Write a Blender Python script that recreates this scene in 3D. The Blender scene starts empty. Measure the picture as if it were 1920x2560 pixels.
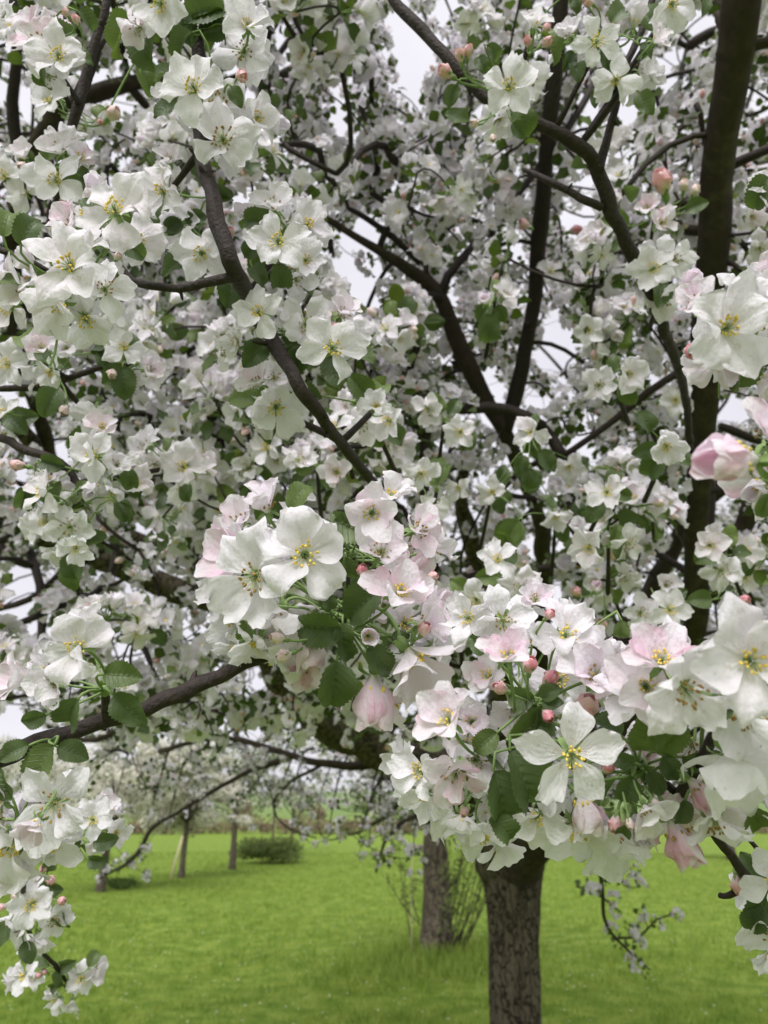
import bpy, math, random
import numpy as np
from mathutils import Vector, Matrix, noise as mnoise
random.seed(7); RNG = np.random.default_rng(11)
sc = bpy.context.scene
COL = sc.collection
R = math.radians
# ------------------------------------------------------------------ camera
CAMZ = 1.6; PITCH = R(21.8); F = 1924.0
cam = bpy.data.cameras.new('camera'); camo = bpy.data.objects.new('camera', cam); COL.objects.link(camo)
cam.lens = 26.0; cam.sensor_fit = 'VERTICAL'; cam.sensor_height = 34.6; cam.sensor_width = 25.95
cam.clip_start = 0.02; cam.clip_end = 3000
camo.location = (0, 0, CAMZ); camo.rotation_euler = (R(90) + PITCH, 0, 0)
cam.dof.use_dof = True; cam.dof.focus_distance = 0.47; cam.dof.aperture_fstop = 11.5
sc.camera = camo
# ------------------------------------------------------------------ sky
SUN_EL, SUN_AZ = R(46), R(196)        # azimuth measured clockwise from +Y: behind the camera, a little to the left
w = bpy.data.worlds.new('World'); sc.world = w; w.use_nodes = True
nt = w.node_tree; nt.nodes.clear()
def N(nt, t, **k):
    n = nt.nodes.new(t)
    for a, b in k.items(): setattr(n, a, b)
    return n
sky = N(nt, 'ShaderNodeTexSky', sky_type='NISHITA', sun_disc=False, sun_elevation=SUN_EL, sun_rotation=SUN_AZ)
sky.air_density = 1.0; sky.dust_density = 4.0
tc = N(nt, 'ShaderNodeTexCoord')
mp = N(nt, 'ShaderNodeMapping'); mp.inputs['Scale'].default_value = (1, 1, 2.6)
cl = N(nt, 'ShaderNodeTexNoise'); cl.inputs['Scale'].default_value = 2.2; cl.inputs['Detail'].default_value = 6
rp = N(nt, 'ShaderNodeValToRGB')
rp.color_ramp.elements[0].position = .3; rp.color_ramp.elements[0].color = (9.2, 9.05, 10.0, 1)
rp.color_ramp.elements[1].position = .7; rp.color_ramp.elements[1].color = (11.5, 11.25, 11.95, 1)
mx = N(nt, 'ShaderNodeMix', data_type='RGBA'); mx.inputs['Factor'].default_value = .93
bg = N(nt, 'ShaderNodeBackground'); bg.inputs['Strength'].default_value = .058
ow = N(nt, 'ShaderNodeOutputWorld')
L = nt.links.new
L(tc.outputs['Generated'], mp.inputs[0]); L(mp.outputs[0], cl.inputs['Vector']); L(cl.outputs['Fac'], rp.inputs[0])
L(sky.outputs[0], mx.inputs['A']); L(rp.outputs[0], mx.inputs['B']); L(mx.outputs['Result'], bg.inputs['Color']); L(bg.outputs[0], ow.inputs[0])
sun = bpy.data.lights.new('sun', 'SUN'); sun.energy = 2.5; sun.angle = R(38); sun.color = (1, .968, .985)
so = bpy.data.objects.new('sun', sun); COL.objects.link(so)
sd = Vector((math.sin(SUN_AZ) * math.cos(SUN_EL), math.cos(SUN_AZ) * math.cos(SUN_EL), math.sin(SUN_EL)))
so.rotation_euler = sd.to_track_quat('Z', 'Y').to_euler(); so.location = sd * 50
# ------------------------------------------------------------------ render settings
sc.view_settings.view_transform = 'Standard'; sc.view_settings.look = 'None'
sc.view_settings.exposure = 0.62; sc.view_settings.gamma = 1
sc.cycles.max_bounces = 8; sc.cycles.diffuse_bounces = 5; sc.cycles.transmission_bounces = 6
sc.cycles.use_denoising = True
# ------------------------------------------------------------------ pixel helper (a point at a pixel and depth)
FW = np.array([0, math.cos(PITCH), math.sin(PITCH)]); UP = np.array([0, -math.sin(PITCH), math.cos(PITCH)]); RT = np.array([1., 0, 0])
EYE = np.array([0, 0, CAMZ])
def P(x, y, d): return EYE + d * (FW + (x - 960) / F * RT + (1280 - y) / F * UP)
def G(x, y):
    v = FW + (x - 960) / F * RT + (1280 - y) / F * UP
    return EYE + v * (-CAMZ / v[2])
def proj(p):
    q = np.asarray(p) - EYE; d = q @ FW
    return 960 + F * (q @ RT) / d, 1280 - F * (q @ UP) / d, d
def D3(fx, fy, back=False):
    k = fx * fx + fy * fy
    if k > .999: s = .999 / math.sqrt(k); fx *= s; fy *= s; k = fx * fx + fy * fy
    z = math.sqrt(max(0, 1 - k)) * (1 if back else -1)
    return fx * RT + fy * UP + z * FW
def nrm(v): v = np.asarray(v, float); return v / (np.linalg.norm(v) + 1e-12)
# ------------------------------------------------------------------ materials
def mat(name):
    m = bpy.data.materials.new(name); m.use_nodes = True; m.node_tree.nodes.clear(); return m, m.node_tree
def out(nt, s, disp=None):
    o = N(nt, 'ShaderNodeOutputMaterial'); nt.links.new(s, o.inputs[0])
def mathn(nt, op, a, b=None, clamp=False):
    n = N(nt, 'ShaderNodeMath', operation=op, use_clamp=clamp)
    for i, v in enumerate((a, b)):
        if v is None: continue
        if isinstance(v, (int, float)): n.inputs[i].default_value = v
        else: nt.links.new(v, n.inputs[i])
    return n.outputs[0]
def mixc(nt, f, a, b):
    n = N(nt, 'ShaderNodeMix', data_type='RGBA')
    for k, v in (('Factor', f), ('A', a), ('B', b)):
        if isinstance(v, (int, float)): n.inputs[k].default_value = v
        elif isinstance(v, tuple): n.inputs[k].default_value = (*v, 1)
        else: nt.links.new(v, n.inputs[k])
    return n.outputs['Result']
def noise(nt, scale, detail=3, src='Object', vscale=None, rough=.5):
    t = N(nt, 'ShaderNodeTexCoord'); v = t.outputs[src]
    if vscale:
        m = N(nt, 'ShaderNodeMapping'); m.inputs['Scale'].default_value = vscale; nt.links.new(v, m.inputs[0]); v = m.outputs[0]
    n = N(nt, 'ShaderNodeTexNoise'); n.inputs['Scale'].default_value = scale; n.inputs['Detail'].default_value = detail
    n.inputs['Roughness'].default_value = rough
    nt.links.new(v, n.inputs['Vector']); return n.outputs['Fac']
def attr(nt):
    a = N(nt, 'ShaderNodeAttribute', attribute_name='Col'); s = N(nt, 'ShaderNodeSeparateColor'); nt.links.new(a.outputs['Color'], s.inputs[0]); return s.outputs
def bump(nt, h, strength, dist):
    b = N(nt, 'ShaderNodeBump'); b.inputs['Strength'].default_value = strength; b.inputs['Distance'].default_value = dist
    nt.links.new(h, b.inputs['Height']); return b.outputs[0]
def thin(nt, col, tcol, tfac, normal=None, rough=.5, spec=.3):
    p = N(nt, 'ShaderNodeBsdfPrincipled'); p.inputs['Roughness'].default_value = rough; p.inputs['Specular IOR Level'].default_value = spec
    t = N(nt, 'ShaderNodeBsdfTranslucent'); m = N(nt, 'ShaderNodeMixShader'); m.inputs[0].default_value = tfac
    for s, v in ((p.inputs['Base Color'], col), (t.inputs['Color'], tcol)):
        if isinstance(v, tuple): s.default_value = (*v, 1)
        else: nt.links.new(v, s)
    if normal is not None: nt.links.new(normal, p.inputs['Normal']); nt.links.new(normal, t.inputs['Normal'])
    nt.links.new(p.outputs[0], m.inputs[1]); nt.links.new(t.outputs[0], m.inputs[2]); return m.outputs[0]
# petals: Col = (pink mask, across, along)
MP, nt = mat('petal')
a = attr(nt); oi = N(nt, 'ShaderNodeObjectInfo'); sp = N(nt, 'ShaderNodeSeparateColor'); L2 = nt.links.new; L2(oi.outputs['Color'], sp.inputs[0])
geo = N(nt, 'ShaderNodeNewGeometry')
bf = mathn(nt, 'MULTIPLY_ADD', geo.outputs['Backfacing'], .9); bf.node.inputs[2].default_value = .6
n1 = noise(nt, 160, 2)
pk = mathn(nt, 'MULTIPLY', mathn(nt, 'MULTIPLY', a[0], mathn(nt, 'MULTIPLY', sp.outputs[0], .62)), mathn(nt, 'MULTIPLY', bf, mathn(nt, 'ADD', n1, .5)), clamp=True)
c = mixc(nt, pk, (.908, .884, .928), (.87, .58, .71))
base = mathn(nt, 'SUBTRACT', 1, mathn(nt, 'MULTIPLY', a[2], 6), clamp=True)
c = mixc(nt, mathn(nt, 'MULTIPLY', base, .5), c, (.72, .74, .45))
st = mathn(nt, 'GREATER_THAN', noise(nt, 210, 1), .735)
c = mixc(nt, mathn(nt, 'MULTIPLY', st, .25), c, (.55, .36, .2))
vein = mathn(nt, 'SINE', mathn(nt, 'ADD', mathn(nt, 'MULTIPLY', a[1], 46), mathn(nt, 'MULTIPLY', noise(nt, 170, 3), 16)))
hh = mathn(nt, 'ADD', mathn(nt, 'MULTIPLY', vein, .11), mathn(nt, 'ADD', mathn(nt, 'MULTIPLY', noise(nt, 130, 3), 3.4), mathn(nt, 'MULTIPLY', noise(nt, 420, 2), .3)))
out(nt, thin(nt, c, c, .46, bump(nt, hh, .5, .0011), .55, .25))
# leaves: Col = (tone, across, along)
def leafmat(name, dark, light):
    m, nt = mat(name); a = attr(nt)
    oi = N(nt, 'ShaderNodeObjectInfo'); sp = N(nt, 'ShaderNodeSeparateColor'); nt.links.new(oi.outputs['Color'], sp.inputs[0])
    tone = mathn(nt, 'MULTIPLY', a[0], sp.outputs[0], clamp=True)
    ta = mathn(nt, 'ABSOLUTE', mathn(nt, 'SUBTRACT', mathn(nt, 'MULTIPLY', a[1], 2), 1))
    rib = mathn(nt, 'SUBTRACT', 1, mathn(nt, 'MULTIPLY', ta, 16), clamp=True)
    fr = mathn(nt, 'FRACT', mathn(nt, 'MULTIPLY', mathn(nt, 'SUBTRACT', a[2], mathn(nt, 'MULTIPLY', ta, .2)), 7.5))
    lv = mathn(nt, 'SUBTRACT', 1, mathn(nt, 'MULTIPLY', mathn(nt, 'ABSOLUTE', mathn(nt, 'SUBTRACT', fr, .5)), 9), clamp=True)
    v = mathn(nt, 'MAXIMUM', rib, mathn(nt, 'MULTIPLY', lv, .4))
    c = mixc(nt, tone, dark, light)
    c = mixc(nt, mathn(nt, 'MULTIPLY', noise(nt, 90, 3), .35), c, (.05, .08, .02))
    c = mixc(nt, mathn(nt, 'MULTIPLY', v, .5), c, (.17, .25, .09))
    geo = N(nt, 'ShaderNodeNewGeometry')
    c = mixc(nt, mathn(nt, 'MULTIPLY', geo.outputs['Backfacing'], .4), c, (.17, .23, .12))
    t = mixc(nt, .55, c, (.14, .25, .02))
    hh = mathn(nt, 'SUBTRACT', mathn(nt, 'MULTIPLY', noise(nt, 200, 2), .6), v)
    out(nt, thin(nt, c, t, .33, bump(nt, hh, .5, .001), .42, .4)); return m
ML = leafmat('leaf', (.019, .036, .007), (.18, .25, .022))
def simple(name, c1, c2, scale, rough=.8, tf=0, bs=0, bd=.001, vscale=None):
    m, nt = mat(name); n = noise(nt, scale, 4, vscale=vscale); c = mixc(nt, n, c1, c2)
    nb = bump(nt, noise(nt, scale * 2, 3, vscale=vscale), bs, bd) if bs else None
    if tf: out(nt, thin(nt, c, c, tf, nb, rough))
    else:
        p = N(nt, 'ShaderNodeBsdfPrincipled'); p.inputs['Roughness'].default_value = rough; p.inputs['Specular IOR Level'].default_value = .25
        nt.links.new(c, p.inputs['Base Color'])
        if nb: nt.links.new(nb, p.inputs['Normal'])
        out(nt, p.outputs[0])
    return m
MSTEM = simple('green_stalk', (.13, .22, .06), (.27, .36, .15), 300, .7, 0, .4, .0004)
MYEL = simple('yellow_anther', (.72, .48, .05), (.86, .72, .2), 500, .8)
MBRN = simple('brown_anther', (.20, .09, .03), (.50, .34, .10), 500, .8)
MFIL = simple('filament', (.62, .66, .28), (.78, .8, .5), 300, .6, .2)
MBUD, nt = mat('bud_petal')
a = attr(nt); c = mixc(nt, mathn(nt, 'MULTIPLY', a[0], mathn(nt, 'ADD', noise(nt, 90, 3), .45), clamp=True), (.86, .80, .74), (.78, .26, .33))
out(nt, thin(nt, c, c, .22, bump(nt, noise(nt, 300, 2), .3, .0005), .5))
MTWIG = simple('young_bark', (.009, .007, .006), (.058, .043, .036), 170, .65, 0, 1.0, .0016)
# old bark: fissured grey brown with lichen
MBARK, nt = mat('old_bark')
n1 = noise(nt, 9, 6, vscale=(3.2, 3.2, .55), rough=.65); n2 = noise(nt, 45, 5, vscale=(1.5, 1.5, .6), rough=.7); n3 = noise(nt, 3.2, 3)
tcb = N(nt, 'ShaderNodeTexCoord'); mpb = N(nt, 'ShaderNodeMapping'); mpb.inputs['Scale'].default_value = (1, 1, .10)
ds = N(nt, 'ShaderNodeTexNoise'); ds.inputs['Scale'].default_value = 7; ds.inputs['Detail'].default_value = 4; nt.links.new(tcb.outputs['Object'], ds.inputs['Vector'])
va = N(nt, 'ShaderNodeVectorMath', operation='MULTIPLY_ADD'); nt.links.new(ds.outputs['Color'], va.inputs[0]); va.inputs[1].default_value = (.2, .2, .5); nt.links.new(tcb.outputs['Object'], va.inputs[2]); nt.links.new(va.outputs[0], mpb.inputs[0])
vo = N(nt, 'ShaderNodeTexVoronoi', feature='DISTANCE_TO_EDGE'); vo.inputs['Scale'].default_value = 26; nt.links.new(mpb.outputs[0], vo.inputs['Vector'])
crk = mathn(nt, 'ADD', mathn(nt, 'MULTIPLY', vo.outputs['Distance'], 9, clamp=True), mathn(nt, 'MULTIPLY', n2, .35), clamp=True)
rr = N(nt, 'ShaderNodeValToRGB'); rr.color_ramp.elements[0].position = .3; rr.color_ramp.elements[0].color = (.085, .07, .05, 1)
rr.color_ramp.elements[1].position = .7; rr.color_ramp.elements[1].color = (.30, .25, .185, 1); nt.links.new(n2, rr.inputs[0])
c = mixc(nt, crk, (.012, .008, .005), mixc(nt, mathn(nt, 'MULTIPLY', n1, .8), rr.outputs[0], (.11, .095, .068)))
lich = mathn(nt, 'MULTIPLY', mathn(nt, 'SUBTRACT', mathn(nt, 'MULTIPLY', mathn(nt, 'MULTIPLY', n3, n2), 4.2), 1.15, clamp=True), .9, clamp=True)
c = mixc(nt, lich, c, (.12, .12, .04))
p = N(nt, 'ShaderNodeBsdfPrincipled'); p.inputs['Roughness'].default_value = .9; p.inputs['Specular IOR Level'].default_value = .15
nt.links.new(c, p.inputs['Base Color'])
nt.links.new(bump(nt, mathn(nt, 'ADD', mathn(nt, 'MULTIPLY', crk, 1.2), mathn(nt, 'ADD', mathn(nt, 'MULTIPLY', n1, 1.2), n2)), 1.0, .02), p.inputs['Normal']); out(nt, p.outputs[0])
# dark bark for limbs
MLIMB, nt = mat('limb_bark')
n1 = noise(nt, 28, 5, rough=.7); n3 = noise(nt, 5, 3)
c = mixc(nt, n1, (.012, .009, .007), (.085, .065, .05))
lich = mathn(nt, 'SUBTRACT', mathn(nt, 'MULTIPLY', mathn(nt, 'MULTIPLY', n3, n1), 5), 1.35, clamp=True)
c = mixc(nt, mathn(nt, 'MULTIPLY', lich, .5), c, (.12, .115, .05))
p = N(nt, 'ShaderNodeBsdfPrincipled'); p.inputs['Roughness'].default_value = .8; p.inputs['Specular IOR Level'].default_value = .2
nt.links.new(c, p.inputs['Base Color']); nt.links.new(bump(nt, n1, .7, .006), p.inputs['Normal']); out(nt, p.outputs[0])
# grass
def grassmat(name, blades):
    m, nt = mat(name)
    big = noise(nt, .55, 5, rough=.6); mid = noise(nt, 3.5, 5, rough=.65); fine = noise(nt, 60, 3, rough=.7)
    c = mixc(nt, big, (.078, .165, .013), (.18, .295, .035))
    rr = N(nt, 'ShaderNodeValToRGB'); rr.color_ramp.elements[0].position = .42; rr.color_ramp.elements[1].position = .57; nt.links.new(mid, rr.inputs[0])
    c = mixc(nt, mathn(nt, 'MULTIPLY', rr.outputs[0], .75), c, (.32, .41, .075))
    spk = mathn(nt, 'SUBTRACT', mathn(nt, 'MULTIPLY', noise(nt, 7, 4, rough=.75), 5), 2.75, clamp=True); c = mixc(nt, mathn(nt, 'MULTIPLY', spk, .75), c, (.055, .085, .014))
    if blades:
        a = attr(nt); c = mixc(nt, mathn(nt, 'MULTIPLY', a[0], .55), c, (.27, .345, .06))
        out(nt, thin(nt, c, c, .4, None, .6))
    else:
        c = mixc(nt, mathn(nt, 'MULTIPLY', fine, .5), c, (.08, .13, .015))
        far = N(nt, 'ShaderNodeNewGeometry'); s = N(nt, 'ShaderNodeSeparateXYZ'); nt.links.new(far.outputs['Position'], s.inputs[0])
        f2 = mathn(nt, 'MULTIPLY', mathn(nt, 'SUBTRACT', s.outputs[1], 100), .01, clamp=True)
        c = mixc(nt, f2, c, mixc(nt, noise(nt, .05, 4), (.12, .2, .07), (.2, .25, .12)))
        p = N(nt, 'ShaderNodeBsdfPrincipled'); p.inputs['Roughness'].default_value = .9; p.inputs['Specular IOR Level'].default_value = .1
        nt.links.new(c, p.inputs['Base Color']); nt.links.new(bump(nt, mathn(nt, 'ADD', fine, mathn(nt, 'MULTIPLY', mid, 2)), .8, .03), p.inputs['Normal']); out(nt, p.outputs[0])
    return m
MGR = grassmat('meadow', False); MBL = grassmat('grass_blade', True)
MFLW = simple('far_blossom', (.6, .575, .49), (.9, .88, .80), 3, .7, .35)
MFLF = simple('far_leaf', (.06, .11, .025), (.13, .20, .05), 3, .7, .3)
MSHR = simple('shrub_leaf', (.09, .135, .035), (.20, .245, .075), 4, .7, .3)
MHED = simple('hedge_twig', (.14, .10, .065), (.30, .235, .16), 2, .9, .1)
MWOOD = simple('pale_wood', (.42, .36, .22), (.6, .53, .36), 20, .8)
# ------------------------------------------------------------------ geometry kit: (verts, quads, colours, material index)
def geo(v, q, c=None, m=0):
    v = np.asarray(v, float); q = np.asarray(q, int)
    if c is None: c = np.ones((len(v), 3))
    return (v, q, np.asarray(c, float), np.full(len(q), m, int))
def join(gs):
    gs = [g for g in gs if len(g[0])]
    off = 0; V = []; Q = []; C = []; M = []
    for v, q, c, m in gs:
        V.append(v); Q.append(q + off); C.append(c); M.append(m); off += len(v)
    return (np.concatenate(V), np.concatenate(Q), np.concatenate(C), np.concatenate(M))
def xf(g, Mx):
    Mx = np.asarray(Mx); return (g[0] @ Mx[:3, :3].T + Mx[:3, 3], g[1], g[2], g[3])
def setc(g, r):
    c = g[2].copy(); c[:, 0] *= r; return (g[0], g[1], c, g[3])
def mesh(name, g, mats, smooth=True):
    v, q, c, m = g
    me = bpy.data.meshes.new(name); nv, nq = len(v), len(q)
    me.vertices.add(nv); me.vertices.foreach_set('co', v.astype(np.float32).ravel())
    me.loops.add(nq * 4); me.loops.foreach_set('vertex_index', q.astype(np.int32).ravel())
    me.polygons.add(nq); me.polygons.foreach_set('loop_start', np.arange(0, nq * 4, 4, dtype=np.int32))
    me.polygons.foreach_set('loop_total', np.full(nq, 4, dtype=np.int32))
    me.polygons.foreach_set('material_index', m.astype(np.int32))
    me.polygons.foreach_set('use_smooth', np.full(nq, smooth, dtype=bool))
    for mm in mats: me.materials.append(mm)
    ca = me.color_attributes.new('Col', 'FLOAT_COLOR', 'POINT')
    cc = np.ones((nv, 4), np.float32); cc[:, :3] = c; ca.data.foreach_set('color', cc.ravel())
    me.update(calc_edges=True); return me
def obj(name, me, parent=None, mtx=None, color=None):
    o = bpy.data.objects.new(name, me); COL.objects.link(o)
    if parent is not None: o.parent = parent
    if mtx is not None: o.matrix_local = Matrix(mtx.tolist() if hasattr(mtx, 'tolist') else mtx)
    if color is not None: o.color = (*color, 1)
    return o
def thing(name, label, cat, loc, group=None):
    o = bpy.data.objects.new(name, None); COL.objects.link(o); o.location = loc; o.empty_display_size = .05
    tag(o, label, cat, group); return o
def tag(o, label=None, cat=None, group=None, kind=None):
    if label: o['label'] = label
    if cat: o['category'] = cat
    if group: o['group'] = group
    if kind: o['kind'] = kind
def frame(n, roll=0, origin=(0, 0, 0), s=1):
    n = nrm(n); ref = np.array([0, 0, 1.]) if abs(n[2]) < .95 else np.array([1., 0, 0])
    x = nrm(np.cross(ref, n)); y = np.cross(n, x)
    cr, sr = math.cos(roll), math.sin(roll); x2 = x * cr + y * sr; y2 = -x * sr + y * cr
    M = np.eye(4); M[:3, 0] = x2 * s; M[:3, 1] = y2 * s; M[:3, 2] = n * s; M[:3, 3] = origin; return M
def rotz(a):
    M = np.eye(4); M[0, 0] = M[1, 1] = math.cos(a); M[0, 1] = -math.sin(a); M[1, 0] = math.sin(a); return M
def scl(s):
    M = np.eye(4); M[0, 0] = M[1, 1] = M[2, 2] = s; return M
def gridq(ns, nt_):
    i = np.arange(ns - 1)[:, None] * nt_ + np.arange(nt_ - 1)[None, :]; i = i.ravel()
    return np.stack([i, i + 1, i + 1 + nt_, i + nt_], 1)
def petal(ns, nn, Ln=.025, W=.0115, e0=25, e1=0, cup=.5, ruf=.06, seed=0, notch=0, claw=.14, pink=1.0):
    rg = random.Random(seed); p = [rg.uniform(0, 6.28) for _ in range(8)]
    s = np.linspace(0, 1, ns)[:, None]; t = np.linspace(-1, 1, nn)[None, :]
    s1 = s + 0 * t; t1 = t + 0 * s
    wd = W * (claw + (1 - claw) * np.sin(math.pi / 2 * np.clip(s1 / .62, 0, 1)) ** 1.35) * (1 - .30 * np.clip((s1 - .62) / .38, 0, 1) ** 2)
    wd = wd * (1 + .07 * np.sin(7 * s1 + p[0]) * np.sign(t1) + .10 * np.sin(3.2 * s1 + p[5]) * np.sign(t1) * s1)
    sl = s1 * (1 - .24 * t1 ** 2 * s1 ** 2.5) - notch * np.exp(-(t1 / .22) ** 2) * s1 ** 6 + .03 * np.sin(7 * t1 + p[1]) * s1 ** 5 + .045 * np.sin(2.2 * t1 + p[2]) * s1 ** 4
    ph = R(e0) + (R(e1) - R(e0)) * sl
    fine = np.linspace(0, 1.05, 60); pf = R(e0) + (R(e1) - R(e0)) * fine
    cr = np.concatenate([[0], np.cumsum(np.cos(pf[:-1]) * np.diff(fine))]); cz = np.concatenate([[0], np.cumsum(np.sin(pf[:-1]) * np.diff(fine))])
    r = np.interp(sl, fine, cr) * Ln; z = np.interp(sl, fine, cz) * Ln
    ca = cup + 1e-4; ang = t1 * ca
    x = wd * np.sin(ang) / ca; h = wd * (1 - np.cos(ang)) / ca
    h = h + ruf * Ln * s1 ** 1.5 * (.7 * np.sin(2.6 * t1 + p[2] + 2 * s1) + .55 * t1 ** 2 * np.sin(6.5 * t1 + p[3] + 3 * s1) + .5 * np.abs(t1) * np.sin(9 * s1 + p[4]))
    h = h + ruf * Ln * s1 * (.9 * t1 * np.sin(p[6]) + .8 * np.sin(2.2 * s1 * 2 + p[7]) * (1 - .5 * t1 ** 2)) + ruf * .55 * Ln * s1 ** 3 * t1 ** 2 * np.sin(11 * t1 + 5 * s1 + p[1])
    h = h - ruf * .25 * Ln * np.exp(-(t1 / .13) ** 2) * np.sin(math.pi * np.clip(s1, 0, 1))
    r = r + .0022 - h * np.sin(ph); z = z + h * np.cos(ph)
    v = np.stack([r, x, z], -1).reshape(-1, 3)
    edge = np.clip(np.abs(t1) * 1.3 - .45, 0, 1) * np.clip(s1 * 1.6 - .2, 0, 1) + .55 * np.clip(s1 - .75, 0, 1) * 4 * (.5 + .5 * np.sin(4 * t1 + p[5]))
    blot = np.clip(np.sin(3 * t1 + p[6]) * np.sin(4 * s1 + p[7]), 0, 1) * .6
    soft = np.clip(np.sin(1.6 * t1 + p[6]) * .5 + .5, 0, 1) * np.sin(math.pi * np.clip(s1, 0, 1)) * .55
    mask = np.clip((edge * .42 + blot * .5 + soft) * pink, 0, 1)
    c = np.stack([mask, (t1 + 1) / 2, s1], -1).reshape(-1, 3)
    return geo(v, gridq(ns, nn), c)
def tube(pts, rad, sides=6, m=0, c=1.0, jag=0, seed=0):
    pts = np.asarray(pts, float); n = len(pts); rad = np.broadcast_to(np.asarray(rad, float), (n,))
    tg = np.gradient(pts, axis=0); tg /= np.linalg.norm(tg, axis=1)[:, None] + 1e-12
    u = nrm(np.cross(tg[0], [0, 0, 1]) if abs(tg[0][2]) < .9 else np.cross(tg[0], [1, 0, 0])); V = []
    an = np.linspace(0, 2 * math.pi, sides, endpoint=False)
    for i in range(n):
        u = nrm(u - tg[i] * (u @ tg[i])); w_ = np.cross(tg[i], u); r = rad[i] * np.ones(sides)
        if jag: r = r * np.array([1 + jag * mnoise.noise(Vector(pts[i] / rad.max() * .45 + (math.cos(q), math.sin(q), seed))) for q in an])
        V.append(pts[i] + np.cos(an)[:, None] * u * r[:, None] + np.sin(an)[:, None] * w_ * r[:, None])
    V = np.concatenate(V); q = []
    k = np.arange(sides); k2 = (k + 1) % sides
    for i in range(n - 1): q.append(np.stack([i * sides + k, i * sides + k2, (i + 1) * sides + k2, (i + 1) * sides + k], 1))
    # caps: collapse a last ring onto the end point
    V = np.concatenate([V, np.repeat(pts[:1] - tg[:1] * rad[0] * .3, sides, 0) + (V[:sides] - pts[0]) * .05, np.repeat(pts[-1:] + tg[-1:] * rad[-1] * .5, sides, 0) + (V[(n - 1) * sides:n * sides] - pts[-1]) * .05])
    a0 = n * sides; a1 = a0 + sides; e = (n - 1) * sides
    q.append(np.stack([a0 + k, a0 + k2, k2, k], 1)); q.append(np.stack([e + k, e + k2, a1 + k2, a1 + k], 1))
    return geo(V, np.concatenate(q), np.full((len(V), 3), c), m)
def bez(a, b, c, n=6):
    t = np.linspace(0, 1, n)[:, None]; return (1 - t) ** 2 * np.asarray(a) + 2 * t * (1 - t) * np.asarray(b) + t * t * np.asarray(c)
def crom(pts, rad, step):
    pts = np.asarray(pts, float); rad = np.asarray(rad, float); A = np.concatenate([[2 * pts[0] - pts[1]], pts, [2 * pts[-1] - pts[-2]]]); O = []; RR = []
    for i in range(len(pts) - 1):
        p0, p1, p2, p3 = A[i:i + 4]; n = max(2, int(np.linalg.norm(p2 - p1) / step))
        for k in range(n):
            t = k / n; O.append(.5 * ((2 * p1) + (-p0 + p2) * t + (2 * p0 - 5 * p1 + 4 * p2 - p3) * t * t + (-p0 + 3 * p1 - 3 * p2 + p3) * t ** 3)); RR.append(rad[i] * (1 - t) + rad[i + 1] * t)
    O.append(pts[-1]); RR.append(rad[-1]); return np.array(O), np.array(RR)
def ell(c, ax, ln, r, m, sides=5, col=1.0):
    ax = nrm(ax); c = np.asarray(c); return tube([c - ax * ln, c - ax * ln * .55, c, c + ax * ln * .6, c + ax * ln], [r * .3, r * .85, r, r * .8, r * .25], sides, m, col)
def leafgeo(ns, nn, Ln=.05, wr=.34, fold=.35, droop=.3, quilt=.02, serr=.06, seed=0, tone=.3):
    rg = random.Random(seed); p = [rg.uniform(0, 6.28) for _ in range(5)]
    s = np.linspace(0, 1, ns)[:, None]; t = np.linspace(-1, 1, nn)[None, :]; s1 = s + 0 * t; t1 = t + 0 * s
    wd = Ln * wr * np.sin(math.pi * s1 ** .82) ** .72 * (1 - .12 * s1); wd[-1] = 0; wd[0] = Ln * .012
    k = np.arange(ns)[:, None] % 2; wd = wd * (1 + serr * k * (np.abs(t1) > .99))
    ph = R(10) - droop * s1 ** 1.3 * 1.4; x = np.cumsum(np.cos(ph), 0) / ns * Ln; z = np.cumsum(np.sin(ph), 0) / ns * Ln
    h = np.abs(t1) * wd * fold + quilt * Ln * np.sin((s1 - .2 * np.abs(t1)) * 7.5 * 6.283) * (1 - t1 ** 2) * np.sin(math.pi * s1)
    h = h + .05 * Ln * np.sin(3.5 * s1 * math.pi + p[0]) * t1 ** 2 + .03 * Ln * np.sin(3 * t1 + p[1] + 4 * s1) * s1
    v = np.stack([x - h * np.sin(ph), t1 * wd * (1 - .1 * fold), z + h * np.cos(ph)], -1).reshape(-1, 3)
    c = np.stack([np.full_like(s1, tone), (t1 + 1) / 2, s1], -1).reshape(-1, 3)
    return geo(v, gridq(ns, nn), c)
# ------------------------------------------------------------------ flower pieces
PET = {}
for k in range(6): PET['o', k] = petal(12, 11, e0=40, e1=-14 + 9 * (k % 4), cup=.45 + .1 * (k % 3), ruf=.15, seed=k, notch=.06 * (k % 2), W=.0099 + .0006 * (k % 3), pink=.5)
for k in range(4): PET['s', k] = petal(12, 9, e0=20, e1=-8, cup=.45, ruf=.085, seed=20 + k, W=.0088, claw=.1, pink=.35)
for k in range(5): PET['w', k] = petal(14, 13, e0=44, e1=-38 + 15 * k, cup=.5, ruf=.23, seed=30 + k, notch=.07 * (k % 2), W=.0110 + .0007 * (k % 3), pink=.6)
for k in range(4): PET['c', k] = petal(10, 9, e0=66, e1=30 - 7 * k, cup=.85, ruf=.06, seed=40 + k, W=.0125, pink=1.1)
for k in range(4): PET['b', k] = petal(10, 9, e0=64, e1=96 - 4 * k, cup=1.15, ruf=.045, seed=50 + k, W=.0120, pink=1.3)
PETM = {k: mesh('petal', g, [MP]) for k, g in PET.items()}
PCNT = {'o': 6, 's': 4, 'w': 5, 'c': 4, 'b': 4}; TILT = {'o': .3, 's': .12, 'w': .34, 'c': .24, 'b': .08}
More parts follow.
